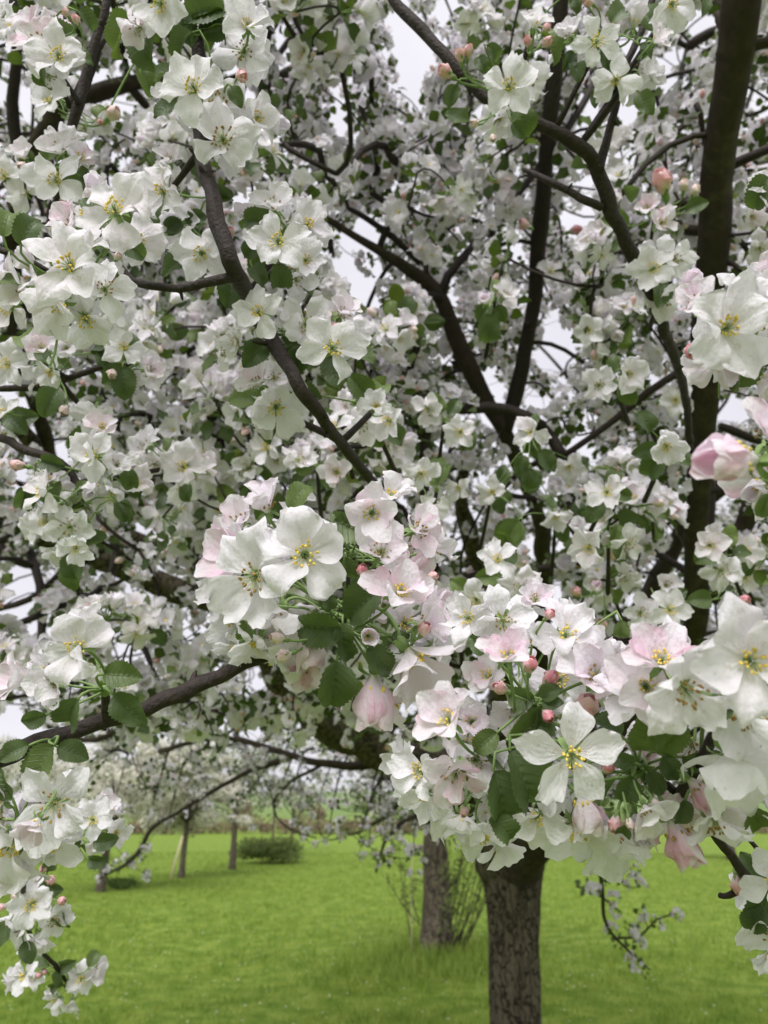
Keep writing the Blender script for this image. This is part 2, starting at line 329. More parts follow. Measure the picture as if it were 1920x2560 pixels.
def stamens(n, ln, spread, seed, brown, lo=False):
    rg = random.Random(seed); gs = []
    for i in range(n):
        a = i * 2.4 + rg.uniform(-.3, .3); sp = spread * math.sqrt((i + .7) / n) * rg.uniform(.8, 1.2); l = ln * rg.uniform(.75, 1.1)
        d = nrm([math.cos(a) * sp, math.sin(a) * sp, 1]); p0 = np.array([math.cos(a), math.sin(a), 0]) * .0016
        p2 = p0 + d * l; gs.append(tube([p0, p0 + np.array([0, 0, .4 * l]) + d * l * .12, p2] if not lo else [p0, p2], .00022 if not lo else .0003, 3, 1))
        gs.append(ell(p2, d + np.array([rg.uniform(-.6, .6), rg.uniform(-.6, .6), 0]), .00125, .00082, 0, 4))
    for i in range(4):
        a = i * 1.6; gs.append(tube([(0, 0, 0), (math.cos(a) * .0012, math.sin(a) * .0012, ln * .85)], .0003, 3, 2))
    return join(gs)
STM = [mesh('stamens', stamens(18, .0085, .75, 1, 0), [MYEL, MFIL, MSTEM]), mesh('stamens', stamens(17, .0080, .55, 2, 0), [MYEL, MFIL, MSTEM]),
       mesh('stamens', stamens(16, .0105, 1.0, 3, 1), [MBRN, MFIL, MSTEM]), mesh('stamens', stamens(18, .0095, .85, 4, 1), [MBRN, MFIL, MSTEM])]
def sepals(s=1):
    gs = [ell((0, 0, -.0035 * s), (0, 0, 1), .0042 * s, .0026 * s, 0, 7)]
    for k in range(5):
        g = petal(5, 4, Ln=.0085 * s, W=.0019 * s, e0=-10, e1=-75, cup=.4, ruf=.05, seed=k, claw=.7); gs.append(xf((g[0], g[1], g[2], g[3]), rotz(k * 1.2566 + .6)))
    return join(gs)
SEP = sepals()
LEAFM = [mesh('leaf', leafgeo(27, 9, fold=.35 + .2 * (k % 3), droop=.3 + .35 * (k % 4), quilt=.026, serr=.13, seed=k, wr=.33 + .035 * (k % 3), tone=1), [ML]) for k in range(6)]
def budgeo(seed, pink=1.):
    gs = []
    for k in range(4):
        g = petal(8, 7, Ln=.016, W=.0085, e0=52, e1=128, cup=1.35, ruf=.02, seed=seed + k, pink=0); c = g[2].copy()
        c[:, 0] = np.clip((.35 + .65 * (c[:, 2])) * pink * (0.65 + .35 * (k % 2)), 0, 1); gs.append(xf((g[0], g[1], c, g[3]), rotz(k * 1.5708 + .2 * k)))
    for k in range(5):
        g = petal(5, 4, Ln=.009, W=.0022, e0=60, e1=80, cup=.6, ruf=.03, seed=k, claw=.8); gs.append((xf(g, rotz(k * 1.2566)))[:3] + (np.full(len(g[1]), 1),))
    gs.append(ell((0, 0, .0068), (0, 0, 1), .0062, .0048, 0, 9, .5 * pink)); gs.append(ell((0, 0, -.0025), (0, 0, 1), .004, .0025, 1, 7)); return join(gs)
BUD = {0: budgeo(3, .35), 1: budgeo(9, .8), 2: budgeo(15, 1.15)}
def inv(M): return np.linalg.inv(M)
FCOUNT = [0]
def blossom(parent, org, pos, n, s, typ, pink, roll, hub, brown):
    """one flower as a part: calyx and stalk, five petals and the stamens below it"""
    FCOUNT[0] += 1; rg = random.Random(FCOUNT[0] * 7 + 1)
    Mf = frame(n, roll, pos - org, s); Mi = inv(Mf)
    hub = hub + np.array([rg.gauss(0, .007), rg.gauss(0, .007) + .004, rg.gauss(0, .008)]); hb = Mi @ np.append(hub - org, 1); hb = hb[:3]; dist = np.linalg.norm(hb)
    pth = bez((0, 0, -.006), (rg.gauss(0, .004), rg.gauss(0, .004), -.006 - .4 * dist), hb, 8)
    g = join([SEP, tube(pth, np.linspace(.0012, .0009, 8), 6)])
    b = obj('blossom', mesh('blossom', g, [MSTEM]), parent, Mf)
    for k in range(5):
        v = rg.randrange(PCNT[typ]); S = scl(rg.uniform(.92, 1.06)); M = rotz(k * 1.2566 + rg.uniform(-.12, .12)) @ S; M[2, 3] = .0004 * (k % 3)
        el = rg.gauss(.03, TILT[typ]); E = np.eye(4); E[0, 0] = E[2, 2] = math.cos(el); E[0, 2] = -math.sin(el); E[2, 0] = math.sin(el)
        tw_ = rg.gauss(0, TILT[typ] * .9); W2 = np.eye(4); W2[1, 1] = W2[2, 2] = math.cos(tw_); W2[1, 2] = -math.sin(tw_); W2[2, 1] = math.sin(tw_); E = E @ W2
        pk_ = pink * rg.uniform(.5, 1.35); obj('petal', PETM[typ, v], b, M @ E, (pk_, pk_, pk_))
    obj('stamens', STM[rg.choice([2, 3]) if brown else rg.choice([0, 1])], b, np.eye(4))
    return b
def spray(T, D, hub, flowers=(), buds=(), leaves=(), spur=None, autoleaf=0):
    """flowers (x, y, radius px, facing x, facing y, type, pink[, roll]); buds (x, y, r, dx, dy, pink kind); leaves (x, y, dx, dy, length px, tone)"""
    org = np.array(T.location); hb = P(hub[0], hub[1], D + .012); st = []
    nfl = len(flowers)
    for i, f in enumerate(flowers):
        x, y, r, fx, fy, ty, pk_ = f[:7]; roll = f[7] if len(f) > 7 else random.uniform(0, 6.28)
        d = D - .05 + .085 * (i / max(nfl, 3)) ** .65; back = ty.isupper(); n = D3(fx, fy, back)
        s = r * d / F / .0262
        if ty.lower() in 'cb': s *= 1.0
        blossom(T, org, P(x, y, d) - n * .004 * s, n, s, ty.lower(), pk_, roll, hb, i == 1 or (i > 1 and random.random() < .35))
    if nfl >= 3:
        Rm = sum(f[2] for f in flowers) / nfl
        for k in range(int(nfl * .8 + .5)):
            f = flowers[k % nfl]; a = random.uniform(0, 6.28); q = random.uniform(.25, .75) * Rm; d = D + random.uniform(.015, .04); x = f[0] + math.cos(a) * q; y = f[1] + math.sin(a) * q
            n = D3((x - hub[0]) / Rm * .45 + random.uniform(-.3, .3), (hub[1] - y) / Rm * .45 + random.uniform(-.3, .3)); s = Rm * .85 * d / F / .0262
            blossom(T, org, P(x, y, d) - n * .004 * s, n, s, random.choice('owccwb'), f[6] * random.uniform(.4, 1.1), random.uniform(0, 6), hb, random.random() < .4)
    for x, y, r, dx, dy, pk_ in buds:
        d = D - .02 + random.uniform(-.015, .015); n = nrm(D3(dx * .9, dy * .9)); s = r * d / F / .0078; p0 = P(x, y, d) - n * .008 * s
        Mf = frame(n, random.uniform(0, 6), p0 - org, s); hl = (inv(Mf) @ np.append(hb + RNG.normal(size=3) * .005 - org, 1))[:3]
        g = join([BUD[pk_], tube(bez((0, 0, -.005), (0, 0, -.005 - .3 * np.linalg.norm(hl)), hl, 6), .0010 / s ** .5, 6, 1)])
        obj('flower_bud', mesh('flower_bud', g, [MBUD, MSTEM]), T, Mf)
    lv = [tuple(l) for l in leaves]
    for k in range(autoleaf):
        a = random.uniform(0, 6.28); ll = random.uniform(.020, .037) * F / D
        lv.append((hub[0] + math.cos(a) * ll * .75, hub[1] - math.sin(a) * ll * .75, math.cos(a), math.sin(a), ll, random.choice([.1, .3, .5, .95])))
    for x, y, dx, dy, ln, tone in lv:
        d = D + random.uniform(-.004, .022) if (x, y, dx, dy, ln, tone) not in leaves else D - .012
        v = nrm([dx, dy]); al = nrm(v[0] * RT + v[1] * UP + random.uniform(-.35, .35) * FW); nn_ = nrm(-FW + random.uniform(-.7, .7) * RT + random.uniform(-.2, .9) * UP)
        nn_ = nrm(nn_ - al * (nn_ @ al)); yy = np.cross(nn_, al); s = ln * d / F / .05
        base_ = P(x - v[0] * ln / 2, y + v[1] * ln / 2, d)
        M = np.eye(4); M[:3, 0] = al * s; M[:3, 1] = yy * s; M[:3, 2] = nn_ * s; M[:3, 3] = base_ - org
        obj('leaf', random.choice(LEAFM), T, M, (tone, tone, tone))
        st.append(tube(bez(base_ - org + al * .001, base_ - org - al * .3 * np.linalg.norm(base_ - hb), hb - org, 5), .0008, 5, 0))
    if spur is not None:
        sp_ = np.asarray(spur) - org; h_ = hb - org; md = (sp_ + h_) / 2 + np.array([0, 0, -.004])
        st.append(tube(bez(sp_, md, h_, 6), np.linspace(.0032, .0024, 6), 7, 1, jag=.3)); st.append(ell(h_, h_ - sp_, .005, .0032, 0, 7))
    if st: obj('spur', mesh('spur', join(st), [MSTEM, MTWIG]), T)
def wood(T, name, pl, step=.02, sides=12, m=MTWIG, jag=.12, knots=0):
    """pl: (x, y, depth, radius px)"""
    org = np.array(T.location) if T is not None else np.zeros(3)
    pts = [P(x, y, d) for x, y, d, r in pl]; rad = [r * d / F for x, y, d, r in pl]
    p, r = crom(pts, rad, step)
    n = len(p); wob = np.array([[mnoise.noise(Vector((i * .35, k * 7., len(pl)))) for k in range(3)] for i in range(n)]) * r[:, None] * .45
    p = p + wob; gs = [tube(p - org, r * (1 + .05 * np.sin(np.arange(n) * .9)), sides, 0, jag=jag, seed=len(pl))]
    for k in range(knots):
        i = random.randrange(2, n - 2); d = nrm(np.random.default_rng(k + n).normal(size=3)); ll = random.uniform(1.5, 3.4); gs.append(tube([p[i] - org, p[i] - org + d * r[i] * 1.1, p[i] - org + d * r[i] * ll * .8, p[i] - org + d * r[i] * ll], [r[i] * .6, r[i] * .38, r[i] * .33, r[i] * .12], 7, 0, jag=.5)); gs.append(ell(p[i] - org, np.cross(d, p[min(i + 1, n - 1)] - p[i]) , r[i] * .9, r[i] * 1.12, 0, 10))
    if name: obj(name, mesh(name, join(gs), [m]), T)
    return p, r
def near(pl, x, y, d):
    q = P(x, y, d); return pl[np.argmin(((pl - q) ** 2).sum(1))]
# ================================================================== THE SETTING
# ground sheet
def hgt(x, y):
    r = np.sqrt(x * x + y * y); k = np.clip((y - 95) / 190, 0, 1); k = k * k * (3 - 2 * k)
    return 9.6 * k + .9 * k * np.sin(x * .013 + 1) + .05 * np.sin(x * .33 + 1.3) * np.sin(y * .27) * np.clip(r / 12, 0, 1) + .02 * np.sin(x * 1.3 + y * .7) * np.clip(r / 8, 0, 1)
rr_ = np.concatenate([np.linspace(.3, 40, 90), np.geomspace(41, 1400, 60)]); aa = np.linspace(0, 2 * math.pi, 181)
X = rr_[:, None] * np.cos(aa)[None]; Y = rr_[:, None] * np.sin(aa)[None]; Z = hgt(X, Y)
g = geo(np.stack([X, Y, Z], -1).reshape(-1, 3), gridq(len(rr_), 181)); g = join([g])
o = obj('ground', mesh('ground', g, [MGR])); tag(o, 'bright green mown orchard meadow rising to a low hill', 'ground', kind='structure')
# grass blades
def blades(n, r0, r1, h0, h1, half=42):
    a = R(90) + (RNG.random(n) - .5) * 2 * R(half); u = RNG.random(n); r = r0 * (r1 / r0) ** u
    x = r * np.cos(a); y = r * np.sin(a); z = hgt(x, y) - .005; lump = .55 + .45 * np.sin(x * 2.3 + 1.7 * np.sin(y * 1.1)) * np.sin(y * 1.9 + np.sin(x * 1.7))
    h = (h0 + (h1 - h0) * RNG.random(n)) * (.55 + .7 * lump) * (.7 + .5 * u); th = RNG.random(n) * 6.283; wd = h * .07 + .0012 * r / 4
    dx, dy = np.cos(th), np.sin(th); lx = RNG.normal(size=n) * .35 * h; ly = RNG.normal(size=n) * .35 * h
    b0 = np.stack([x - dx * wd, y - dy * wd, z], 1); b1 = np.stack([x + dx * wd, y + dy * wd, z], 1)
    t0 = np.stack([x + lx + dx * wd * .15, y + ly + dy * wd * .15, z + h], 1); t1 = np.stack([x + lx - dx * wd * .15, y + ly - dy * wd * .15, z + h], 1)
    V = np.stack([b0, b1, t0, t1], 1).reshape(-1, 3); c = np.repeat(RNG.random(n)[:, None], 4, 0) * np.ones((1, 3))
    return geo(V, np.arange(4 * n).reshape(-1, 4), c)
o = obj('grass', mesh('grass', join([blades(210000, 4.2, 45, .03, .085)]), [MBL], smooth=False)); tag(o, 'short lush green grass covering the orchard floor', 'grass', kind='stuff')
def patch(px, py, rad, n, h0, h1):
    c0 = G(px, py); x = c0[0] + RNG.normal(size=n) * rad; y = c0[1] + RNG.normal(size=n) * rad; z = hgt(x, y); h = h0 + (h1 - h0) * RNG.random(n) ** 2; th = RNG.random(n) * 6.283; dx, dy = np.cos(th), np.sin(th); wd = h * .045
    lx, ly = RNG.normal(size=n) * .4 * h, RNG.normal(size=n) * .4 * h
    V = np.stack([np.stack([x - dx * wd, y - dy * wd, z], 1), np.stack([x + dx * wd, y + dy * wd, z], 1), np.stack([x + lx + dx * wd * .15, y + ly + dy * wd * .15, z + h], 1), np.stack([x + lx - dx * wd * .15, y + ly - dy * wd * .15, z + h], 1)], 1).reshape(-1, 3)
    return geo(V, np.arange(4 * n).reshape(-1, 4), np.repeat(RNG.random(n)[:, None], 4, 0) * np.ones((1, 3)))
o = obj('grass', mesh('grass', join([patch(1090, 2405, .45, 2600, .06, .26), patch(1010, 2440, .5, 1500, .05, .22), patch(1180, 2430, .5, 1200, .05, .2), patch(1530, 2395, .25, 500, .05, .14), patch(1680, 2400, .4, 500, .05, .12)]), [MBL], smooth=False)); tag(o, 'longer grass tufts around the second trunk', 'grass', kind='stuff')
# fallen petals
n = 800; a_ = R(90) + (RNG.random(n) - .5) * 1.1; r_ = 6 + 12 * RNG.random(n); x, y = r_ * np.cos(a_), r_ * np.sin(a_); z = hgt(x, y) + .05
th = RNG.random(n) * 6.28; k = .011; cs, sn = np.cos(th) * k, np.sin(th) * k
V = np.stack([np.stack([x + cs, y + sn, z], 1), np.stack([x - sn, y + cs, z + .008], 1), np.stack([x - cs, y - sn, z], 1), np.stack([x + sn, y - cs, z + .004], 1)], 1).reshape(-1, 3)
o = obj('fallen_petals', mesh('fallen_petals', geo(V, np.arange(4 * n).reshape(-1, 4), np.zeros((4 * n, 3))), [MP], False)); tag(o, 'tiny white petals scattered over the grass', 'petals', kind='stuff')
# ---- flecks: many small bent quads spread on clumps (far foliage and blossom)
def flecks(cen, rad, n, size, m=0, flat=.7, seed=0, c=1.0):
    rg = np.random.default_rng(seed); cen = np.asarray(cen); i = rg.integers(0, len(cen), n)
    d = rg.normal(size=(n, 3)); d /= np.linalg.norm(d, axis=1)[:, None]; q = rg.random(n) ** .45
    p = cen[i] + d * (np.asarray(rad)[i] * q)[:, None] * np.array([1, 1, flat])
    u = rg.normal(size=(n, 3)); u /= np.linalg.norm(u, axis=1)[:, None]; v = np.cross(u, rg.normal(size=(n, 3))); v /= np.linalg.norm(v, axis=1)[:, None]
    s = size * (.5 + rg.random(n))[:, None]; w_ = np.cross(u, v) * s * .4
    V = np.stack([p - u * s, p - v * s * .8 + w_, p + u * s, p + v * s * .8 + w_], 1).reshape(-1, 3)
    return geo(V, np.arange(4 * n).reshape(-1, 4), np.full((4 * n, 3), c), m)
def tree(label, x, y, h, cr, cz, tr, nb, nl, fs, seed, lean=0, limbs=7, sub='in bloom', bare=False, parts=None):
    rg = random.Random(seed); z0 = float(hgt(x, y)); T = thing('orchard_tree', label, 'tree', (x, y, z0), 'orchard trees in the meadow behind')
    fork = h * .42
    tp = [(0, 0, -.1), (lean * .2, 0, fork * .5), (lean * .5, 0, fork), (lean * .6, .05, fork * 1.3)]; p, r = crom(tp, [tr * 1.25, tr, tr * .9, tr * .5], h * .05)
    r = r * (1 + .3 * np.exp(-np.maximum(p[:, 2], 0) / .1)); obj('trunk', mesh('trunk', tube(p, r, 18, 0, jag=.25, seed=seed), [MBARK]), T)
    cen, rad = [], []
    for k in range(limbs):
        a = k * 6.283 / limbs + rg.uniform(-.3, .3); q = rg.uniform(.7, 1); e = np.array([lean * .6 + math.cos(a) * cr * q, math.sin(a) * cr * q, cz + rg.uniform(-.35, .5) * cr])
        s_ = np.array([lean * .5, 0, fork * rg.uniform(.95, 1.2)]); md = (s_ + e) / 2 + np.array([0, 0, .25 * cr]); pp = bez(s_, md, e, 9)
        obj('limb', mesh('limb', tube(pp, np.linspace(tr * .45, tr * .06, 9), 7, 0, jag=.2), [MLIMB]), T)
        for j in range(9):
            c0 = pp[rg.randrange(3, 9)] + np.array([rg.uniform(-1, 1), rg.uniform(-1, 1), rg.uniform(-.8, .8)]) * cr * .32; cen.append(c0); rad.append(cr * rg.uniform(.10, .24))
    g = [flecks(cen, rad, nb, fs, 0, .7, seed), flecks(cen, np.array(rad) * .9, nl, fs * 1.1, 1, .7, seed + 1)]
    tw = []
    for k in range(min(len(cen), 80)):
        s_ = cen[k]; e = s_ + np.array([rg.uniform(-1, 1), rg.uniform(-1, 1), rg.uniform(-.6, .8)]) * cr * .3; tw.append(tube([s_ * .75 + np.array([0, 0, cz * .2]), s_, e], tr * .035 + .003, 4, 2))
    obj('crown', mesh('crown', join(g + tw), [MFLW, MFLF, MLIMB], False), T); return T
gx = lambda px, py: G(px, py)
b = G(1094, 2402); T2 = tree('orchard tree with sprouting trunk just behind the main trunk', b[0], b[1], 3.4, 1.65, 2.25, .165, 4200, 3600, .024, 5, 0, 9)
rg = random.Random(4)
for k in range(30):
    a = rg.uniform(0, 6.28); r0 = rg.uniform(.14, .34); e = np.array([math.cos(a) * (r0 + rg.uniform(.1, .65)) + .22, math.sin(a) * (r0 + .3), rg.uniform(.7, 1.9)]); s_ = np.array([math.cos(a) * r0, math.sin(a) * r0, rg.uniform(-.02, .9) if k % 3 == 0 else -.02])
    g = [tube(bez(s_, (s_ + e) / 2 + np.array([math.cos(a) * .12, 0, 0]), e, 7), np.linspace(.009, .003, 7), 5, 0)]
    pts = bez(s_, (s_ + e) / 2, e, 9)[3:]; g.append(flecks(pts, np.full(6, .12), 60, .017, 1, 1, k)); obj('sucker_shoot', mesh('sucker_shoot', join(g), [MTWIG, MSHR], False), T2)
b = G(250, 2232); tree('white blossoming orchard tree with short trunk at far left', b[0], b[1], 3.4, 2.0, 2.3, .09, 17000, 2600, .034, 21, .1, 9)
b = G(452, 2195); tree('small white blossoming tree beside the leaning stake', b[0], b[1], 3.6, 1.9, 2.35, .08, 18000, 2000, .036, 22, .1, 8)
b = G(580, 2174); tree('orchard tree with tall dark straight trunk in mid meadow', b[0], b[1], 4.6, 2.4, 3.6, .10, 2600, 3000, .045, 23, 0, 8)
b = G(680, 2142); tree('thin grey tree rising out of the green shrub', b[0], b[1], 4.6, 2.0, 3.6, .055, 1500, 1900, .045, 24, 0, 7)
b = G(728, 2125); tree('thin dark tree just right of the green shrub', b[0], b[1], 4.4, 2.1, 3.5, .06, 1500, 1900, .045, 25, 0, 7)
b = G(60, 2160); tree('blossoming tree hidden behind flowers at far left edge', b[0], b[1], 4.4, 2.6, 3.0, .1, 9000, 2400, .045, 26, 0, 8)
b = G(1490, 2145); tree('distant orchard tree behind the big lower right blossoms', b[0], b[1], 4.6, 2.6, 3.7, .17, 7000, 3000, .05, 27, 0, 8)
b = G(1830, 2150); tree('distant orchard tree at the right edge of the meadow', b[0], b[1], 4.6, 2.6, 3.6, .17, 7000, 3000, .05, 28, 0, 8)
# shrub, clump, stake
def shrub(label, px, py, wd, h, n, fs, mats, seed, cat='shrub', name='shrub', group=None):
    b = G(px, py); T = thing(name, label, cat, (b[0], b[1], float(hgt(b[0], b[1]))), group); rg = random.Random(seed)
    cen = [(rg.uniform(-1, 1) * wd * .42, rg.uniform(-1, 1) * wd * .3, rg.uniform(.2, .8) * h) for _ in range(16)]; rad = [rg.uniform(.16, .3) * wd for _ in cen]
    g = flecks(cen, rad, n, fs, 0, h / wd, seed); g = (np.maximum(g[0], [-99, -99, 0]), g[1], g[2], g[3])
    obj('foliage', mesh('foliage', g, [mats], False), T); obj('stems', mesh('stems', join([tube([(c0[0] * .3, c0[1] * .3, 0), c0], .008, 4) for c0 in cen]), [MLIMB]), T)
shrub('rounded green shrub standing in the mid meadow', 672, 2158, 2.6, 1.0, 5200, .045, MSHR, 3)
shrub('small dark grey green clump beside the far left tree', 297, 2226, .75, .30, 1100, .02, MFLF, 5)
b = G(425, 2200); T = thing('wooden_stake', 'pale wooden stake leaning in the grass', 'stake', (b[0], b[1], float(hgt(b[0], b[1]))))
obj('stake_post', mesh('stake_post', tube([(0, 0, -.1), (.09, 0, .45), (.25, 0, 1.15)], [.035, .034, .03], 8, jag=.15), [MWOOD]), T)
# pale tree-guard cane by the second trunk
b = G(1028, 2410); T = thing('garden_cane', 'thin pale cane standing left of the second trunk', 'cane', (b[0], b[1], 0))
obj('cane_rod', mesh('cane_rod', tube([(0, 0, -.05), (.015, 0, .6), (.03, 0, 1.35)], .0065, 6, jag=.15), [MWOOD]), T)
# hedge and hill scrub
cen = []; rad = []
for x in np.arange(-70, 70, 1.0):
    cen.append((x + random.uniform(-.4, .4), 101 + random.uniform(-1, 1) + 2 * math.sin(x * .06), random.uniform(.6, 1.1))); rad.append(random.uniform(.9, 1.5))
T = thing('hedge', 'bare brown hedge across the far side of the meadow', 'hedge', (0, 101, 0))
g = flecks(cen, rad, 26000, .13, 0, .8, 3); g = (g[0] - np.array([0, 101, 0]), g[1], g[2], g[3]); obj('twigs', mesh('twigs', g, [MHED], False), T)
for k in range(14):
    x = -62 + k * 9.5 + random.uniform(-3, 3); y = 118 + random.uniform(0, 55); T = thing('hill_bush', 'hazy olive bush on the slope behind the brown hedge', 'bush', (x, y, float(hgt(x, y)) - .3), 'bushes on the far slope')
    cc = [(random.uniform(-1, 1) * 2.2, random.uniform(-1, 1), random.uniform(.5, 2.6)) for _ in range(12)]; obj('foliage', mesh('foliage', flecks(cc, [1.1] * 12, 900, .16, 0, .8, k), [random.choice([MSHR, MHED, MFLF])], False), T)
# ================================================================== MAIN APPLE TREE
tb = P(1285, 2560, 4.2); TX, TY = tb[0], tb[1]
T1 = thing('apple_tree', 'large old apple tree with grey fissured trunk, its dark limbs covered in white blossom', 'tree', (TX, TY, 0)); ORG = np.array(T1.location)
def trunkgeo():
    zs = np.linspace(-.12, 1.52, 90); n = 72; an = np.linspace(0, 2 * math.pi, n, endpoint=False); V = []
    for z in zs:
        r0 = .142 + .05 * math.exp(-max(z, 0) / .16) + .09 * max(0, (z - .85) / .67) ** 2.2; cx = .045 * (z / 1.5) ** 2
        for q in an:
            k = mnoise.noise(Vector((math.cos(q) * 5.5, math.sin(q) * 5.5, z * 1.6))) ; k2 = mnoise.noise(Vector((math.cos(q) * 16, math.sin(q) * 16, z * 3.2 + 9)))
            k3 = mnoise.noise(Vector((math.cos(q) * 1.3, math.sin(q) * 1.3, z * .9 + 4)))
            r = r0 * (1 + .07 * k3) - .018 * abs(k) + .011 * k2
            V.append((cx + r * math.cos(q), r * math.sin(q), z))
    q_ = []; k = np.arange(n); k2 = (k + 1) % n
    for i in range(len(zs) - 1): q_.append(np.stack([i * n + k, i * n + k2, (i + 1) * n + k2, (i + 1) * n + k], 1))
    return geo(V, np.concatenate(q_))
obj('trunk', mesh('trunk', trunkgeo(), [MBARK]), T1)
LIMBS = {}
def limb(key, pl, m=MLIMB, sides=12, jag=.18, knots=2, step=.05):
    LIMBS[key] = (wood(T1, 'limb', pl, step, sides, m, jag, knots), pl)
# x, y, depth, radius px
limb('left', [(1275, 2190, 4.45, 60), (1190, 2010, 4.5, 52), (1080, 1905, 4.45, 47), (950, 1872, 4.3, 43), (850, 1832, 4.15, 41), (765, 1768, 4.0, 38), (695, 1685, 3.85, 36), (615, 1580, 3.7, 33), (520, 1500, 3.5, 31), (400, 1462, 3.35, 30), (290, 1412, 3.2, 30), (180, 1372, 3.05, 31), (70, 1318, 2.9, 32), (-60, 1270, 2.75, 31), (-300, 1180, 2.6, 24)], MBARK, 24, .3, 5)
limb('left_up', [(700, 1690, 3.85, 30), (660, 1560, 3.8, 29), (590, 1440, 3.75, 28), (510, 1394, 3.6, 27), (420, 1378, 3.5, 26), (330, 1350, 3.35, 23), (230, 1290, 3.15, 20), (140, 1180, 2.9, 19), (50, 1070, 2.6, 18), (-60, 960, 2.3, 16), (-200, 900, 2.2, 13)], MBARK, 20, .3, 4)
limb('right', [(1290, 2190, 4.45, 58), (1345, 2090, 4.2, 50), (1440, 1960, 3.6, 42), (1580, 1800, 2.8, 36), (1690, 1680, 2.2, 33), (1738, 1570, 1.95, 30), (1742, 1400, 1.85, 30), (1747, 1240, 1.75, 31), (1757, 1000, 1.6, 33), (1775, 720, 1.45, 36), (1795, 460, 1.3, 41), (1825, 220, 1.2, 43), (1852, 0, 1.12, 45), (1890, -260, 1.05, 40)], MLIMB, 24, .06, 3)
limb('centre', [(1290, 2170, 4.45, 54), (1280, 1960, 4.3, 42), (1262, 1780, 4.0, 33), (1235, 1600, 3.6, 27), (1215, 1450, 3.2, 22), (1185, 1380, 3.0, 21), (1165, 1300, 2.8, 21), (1150, 1230, 2.6, 15), (1165, 1150, 2.4, 12), (1155, 1060, 2.3, 8)], MBARK, 16, .15, 3)
limb('fork', [(1280, 1960, 4.2, 38), (1330, 1760, 3.6, 32), (1350, 1560, 3.0, 26), (1362, 1400, 2.6, 22), (1345, 1290, 2.3, 18), (1300, 1170, 2.1, 18), (1262, 1078, 2.0, 19), (1225, 1020, 1.98, 20), (1180, 930, 1.95, 21), (1140, 840, 1.93, 21), (1105, 760, 1.9, 20), (1068, 705, 1.9, 18), (990, 650, 1.85, 13), (900, 600, 1.8, 10), (800, 535, 1.75, 8)], MLIMB, 14, .12, 3)
limb('fork_up', [(1262, 1078, 2.0, 18), (1290, 980, 1.98, 19), (1318, 860, 1.95, 18), (1338, 740, 1.9, 19), (1350, 560, 1.8, 20), (1362, 420, 1.72, 20), (1375, 300, 1.65, 21), (1388, 160, 1.6, 20), (1402, 0, 1.55, 19), (1415, -200, 1.5, 15)], MTWIG, 14, .1, 3)
limb('fork_side', [(1105, 745, 1.9, 12), (1120, 690, 1.9, 11), (1180, 620, 1.95, 10), (1245, 545, 2.0, 10), (1300, 480, 2.05, 8), (1420, 320, 2.1, 10), (1490, 200, 2.15, 9), (1560, 60, 2.2, 7)], MTWIG, 9, .1, 1)
limb('thin_a', [(1050, 660, 1.9, 7), (985, 595, 1.9, 8), (920, 550, 1.9, 8), (870, 520, 1.9, 6)], MTWIG, 8, .1, 0)
limb('thin_b', [(1110, 530, 2.0, 8), (1135, 440, 2.05, 9), (1160, 330, 2.1, 9), (1180, 240, 2.1, 6)], MTWIG, 8, .1, 0)
limb('thin_c', [(1048, 620, 2.0, 7), (1035, 540, 2.0, 7), (1000, 450, 2.0, 8), (970, 350, 2.0, 6), (930, 250, 2.0, 5)], MTWIG, 8, .1, 0)
limb('cross_a', [(1765, 880, 1.5, 10), (1690, 932, 1.52, 10), (1620, 985, 1.55, 10), (1535, 1050, 1.6, 9), (1432, 1124, 1.65, 8), (1390, 1150, 1.7, 6)], MTWIG, 9, .12, 2)
limb('cross_b', [(1742, 1555, 1.95, 12), (1690, 1578, 1.95, 10), (1620, 1596, 1.95, 10), (1550, 1606, 1.95, 9), (1460, 1600, 2.0, 7)], MTWIG, 9, .15, 3)
limb('low_right', [(1440, 1900, 3.7, 30), (1520, 1640, 3.6, 26), (1600, 1520, 3.5, 24), (1660, 1420, 3.4, 22), (1715, 1310, 3.3, 20), (1790, 1230, 3.1, 20), (1860, 1180, 3.0, 18), (1990, 1100, 2.9, 14)], MLIMB, 12, .2, 2)
limb('far_right', [(1790, 1500, 3.2, 20), (1830, 1400, 3.1, 22), (1862, 1300, 3.0, 24), (1890, 1230, 2.95, 23), (1940, 1120, 2.8, 20), (2010, 950, 2.7, 18)], MLIMB, 12, .15, 1)
limb('behind_sprout', [(1752, 1380, 2.3, 17), (1775, 1210, 2.3, 16), (1735, 1030, 2.3, 15), (1710, 930, 2.3, 14), (1680, 780, 2.3, 12), (1640, 700, 2.3, 10)], MTWIG, 9, .1, 1)
limb('snag', [(1560, 1335, 2.2, 6), (1620, 1370, 2.15, 8), (1700, 1420, 2.1, 10), (1738, 1450, 2.0, 11)], MTWIG, 8, .12, 0)
limb('right_twig', [(1815, 425, 1.35, 14), (1850, 405, 1.34, 12), (1920, 372, 1.3, 12), (2040, 330, 1.3, 9)], MTWIG, 9, .12, 0)
limb('right_b', [(1800, 1065, 2.5, 10), (1850, 1085, 2.5, 11), (1920, 1110, 2.5, 10), (2020, 1120, 2.5, 8)], MTWIG, 8, .12, 0)
limb('upper_left', [(140, 1180, 2.9, 17), (85, 1000, 2.6, 19), (45, 860, 2.3, 21), (30, 600, 2.05, 22), (75, 430, 1.9, 25), (115, 330, 1.85, 27), (150, 262, 1.82, 24), (230, 232, 1.82, 20), (320, 210, 1.82, 19), (400, 205, 1.85, 14), (490, 225, 1.9, 10), (600, 190, 1.9, 8)], MLIMB, 14, .15, 3)
